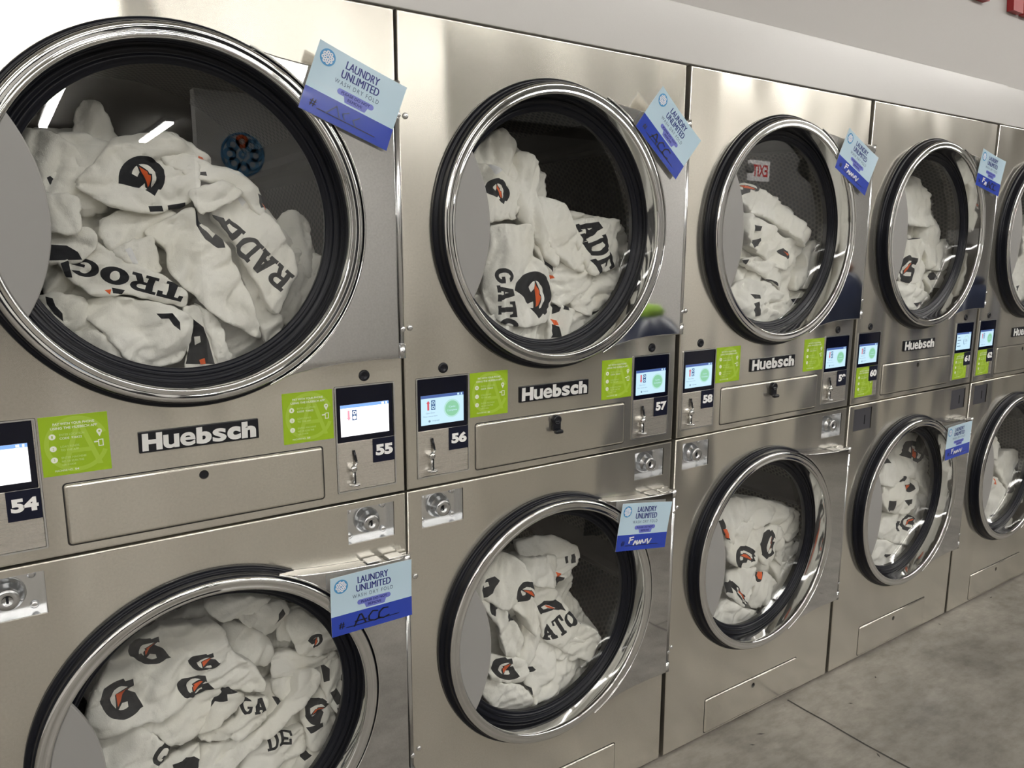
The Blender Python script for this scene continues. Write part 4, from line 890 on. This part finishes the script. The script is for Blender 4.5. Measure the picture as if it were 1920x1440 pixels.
# the G-with-bolt mark, in a -1..1 box
G_SHAPE = [[(-1, .2)]+ell_arc(0, 0, 1, 1, 160, -60, 24)+[(.40, -.80), (.12, -1), (-.14, -.56)]+ell_arc(.06, .0, .50, .60, -75, 145, 18)+[(-.20, .12), (.0, .28), (-.02, -.28), (-.3, -.38)]]
BOLT_EDGE = [(-.02, .78), (.32, .16), (.30, .04), (.40, -.04), (.22, -.48), (.12, -.72), (-.04, -.70), (-.02, .0)]
BOLT = [(.05, .50), (.27, .14), (.23, .02), (.33, -.08), (.15, -.44), (.06, -.52), (.06, .0)]
def prints(decs):
    """-> list of (shapes, holes, material index), last wins"""
    out = []
    for d in decs:
        if d[0] == 'G':
            c = np.array(d[1:3], float); a = np.array(d[3:5], float); u = np.array(d[5:7], float)
            f = lambda S: [[tuple(c+a*x+u*y) for x, y in s] for s in S]
            out += [(f(G_SHAPE), [], 1), (f([BOLT_EDGE]), [], 1), (f([BOLT]), [], 2)]
        elif d[0] == 'W':
            c = np.array(d[2:4], float); a = np.array(d[4:6], float); u = np.array(d[6:8], float)
            for ch in d[1]:
                S, H = LET[ch]; f = lambda Q: [[tuple(c+a*.96*x+u*y) for x, y in s] for s in Q]
                out.append((f(S), f(H), 1)); c = c+a
        else:
            p = d[1]; pts = [(p[i], p[i+1]) for i in range(0, len(p), 2)]; out.append(([pts], [], {'P': 1, 'Q': 0, 'O': 2, 'T': 3}[d[0]]))
    return out
def subdivide(s, step):
    o = []
    for i in range(len(s)):
        a = np.array(s[i]); c = np.array(s[(i+1) % len(s)]); k = max(1, int(np.hypot(*(c-a))/step))
        o += [tuple(a+(c-a)*j/k) for j in range(k)]
    return o
def towel(row, cx, cz, seed, g, label, group):
    dep, tilt, zc, ang, amp, roll_, _, ol, decs = row; amp = amp*1.5; hem = roll_ <= 12; roll_ = min(6, roll_*.32)
    rng = np.random.RandomState(seed)
    O = smooth_outline([(ol[i], ol[i+1]) for i in range(0, len(ol), 2)], g*.9, rng, 1.1)
    if sum(O[i-1][0]*O[i][1]-O[i][0]*O[i-1][1] for i in range(len(O))) < 0: O = O[::-1]
    ex = min(7, max(0, (dep-84)/6))
    T_ = np.roll(O, -1, 0)-np.roll(O, 1, 0); T_ /= np.maximum(np.hypot(*T_.T), 1e-6)[:, None]; O = O-np.stack([-T_[:, 1], T_[:, 0]], 1)*ex   # tuck under its neighbours
    lo, hi = O.min(0), O.max(0)
    gx = np.arange(lo[0], hi[0], g); gz = np.arange(lo[1], hi[1], g*.87)
    P = np.array([(x+(g/2 if j % 2 else 0), z) for j, z in enumerate(gz) for x in gx])+(rng.rand(len(gx)*len(gz), 2)-.5)*g*.25
    P = P[inside(P, O)]; P = P[dist_poly(P, O) > g*.45] if len(P) else P
    T_ = np.roll(O, -1, 0)-np.roll(O, 1, 0); T_ /= np.maximum(np.hypot(*T_.T), 1e-6)[:, None]; nrm = np.stack([-T_[:, 1], T_[:, 0]], 1)
    for k in ((2.2, 8.6, 10.5, 12.4) if hem else (2.2,)):             # rows of cloth that follow the edge
        q = O+nrm*k; q = q[inside(q, O)]; q = q[dist_poly(q, O) > k*.93] if len(q) else q
        if len(q):
            if len(P): P = P[((P[:, None]-q[None])**2).sum(2).min(1) > (g*.42)**2]
            P = np.vstack([P, q]) if len(P) else q
    pr = prints(decs); loops = [[tuple(p) for p in O]]
    for S, H, mi in pr:
        for s in S+H: loops.append(subdivide(s, g*1.2))
    v, f, ov = cdt(loops, [tuple(p) for p in P])
    f = np.array([t for t in f if len(t) == 3]); cen = v[f].mean(1); keep = inside(cen, O); f = f[keep]; cen = cen[keep]
    mi = np.zeros(len(f), int)
    for S, H, m_ in pr:
        k = np.zeros(len(f), bool)
        for s in S: k |= inside(cen, s)
        for s in H: k &= ~inside(cen, s)
        mi[k] = m_
    # height of the cloth towards the viewer
    d = dist_poly(v, O); th = math.radians(ang); s_ = v[:, 0]*math.cos(th)+v[:, 1]*math.sin(th); t_ = -v[:, 0]*math.sin(th)+v[:, 1]*math.cos(th)
    wrp = perlin(v[:, 0]/90, v[:, 1]/90, seed+1)*22
    n1 = perlin((t_+wrp)/58, s_/170, seed+2); n2 = perlin((t_+wrp*.6)/25, s_/90, seed+3); n3 = perlin(v[:, 0]/13, v[:, 1]/13, seed+4); n4 = perlin(v[:, 0]/60, v[:, 1]/60, seed+5)
    n5 = perlin((t_*.8+s_*.5+wrp)/34, (s_*.8-t_*.5)/70, seed+6)
    h = amp*(1.25*np.abs(n1)+.75*n4+.55*np.abs(n2)-.40*(1-np.abs(n2))**7-.5*(1-np.abs(n1))**9-.38*(1-np.abs(n5))**10)+.5*n3
    tn = (t_-t_.min())/max(1e-3, np.ptp(t_))*2-1; h += min(16, np.ptp(t_)*.13)*(1-np.abs(tn)**2.2)
    h += rng.uniform(-.10, .10)*(v[:, 0]-v[:, 0].mean())
    rmax = min(roll_, d.max()*.9+1e-3); q = np.clip(d/rmax, 0, 1)
    h += -rmax*1.1*(1-np.sqrt(np.clip(1-(1-q)**2, 0, 1)))
    h += (1.2*np.exp(-((d-6)/3)**2)-1.6*np.exp(-((d-10.5)/1.3)**2)) if hem else 0        # stitched hem
    y = dep+tilt*(v[:, 1]-zc)-h
    y = np.maximum(y, 46+1.2*n3)
    b = MB(); used = np.zeros(len(v), bool); used[f.ravel()] = True; idx = -np.ones(len(v), int); idx[used] = np.arange(used.sum())
    V3 = np.stack([v[:, 0], y, v[:, 1]], 1)/1000
    b.v = [tuple(p) for p in V3[used]]; b.f = [list(idx[t]) for t in f]; b.m = list(map(int, mi)); b.s = [True]*len(f)
    # the cloth turns back behind its visible edge
    ec = {}
    for t in f:
        for i in range(3): e = (int(t[i]), int(t[(i+1) % 3])); ec[e] = 1
    cenO = O.mean(0)/1000; back = {}
    def bk(i, k):
        if (i, k) not in back:
            p = V3[i].copy(); dirn = np.array([cenO[0]-p[0], cenO[1]-p[2]]); ln = np.hypot(*dirn)+1e-6
            sh = (.002, .012)[k]; p[0] += dirn[0]/ln*sh; p[2] += dirn[1]/ln*sh; p[1] += (.006 if hem else .012, .030 if hem else .055)[k]
            back[(i, k)] = len(b.v); b.v.append(tuple(p))
        return back[(i, k)]
    for (i, j) in ec:
        if (j, i) not in ec:
            b.f += [[int(idx[j]), int(idx[i]), bk(i, 0), bk(j, 0)], [bk(j, 0), bk(i, 0), bk(i, 1), bk(j, 1)]]; b.m += [0, 0]; b.s += [True, True]
    o = b.build('towel', [TERRY, PRINT, ORANGE, TAGM], None, (cx, 0, cz))
    tag(o, label, 'towel', group)
    return o
for key, m_, ul, dn, rows in TOWELS:
    for i, row in enumerate(rows):
        towel(row, MX[m_]+DX, ZU if ul == 'U' else ZL, int(key)*100+i*7, 6.0 if m_ < 3 else 7.5 if m_ == 3 else 9.0,
              'white towel '+row[6]+' in '+dn, 'towels in '+dn)
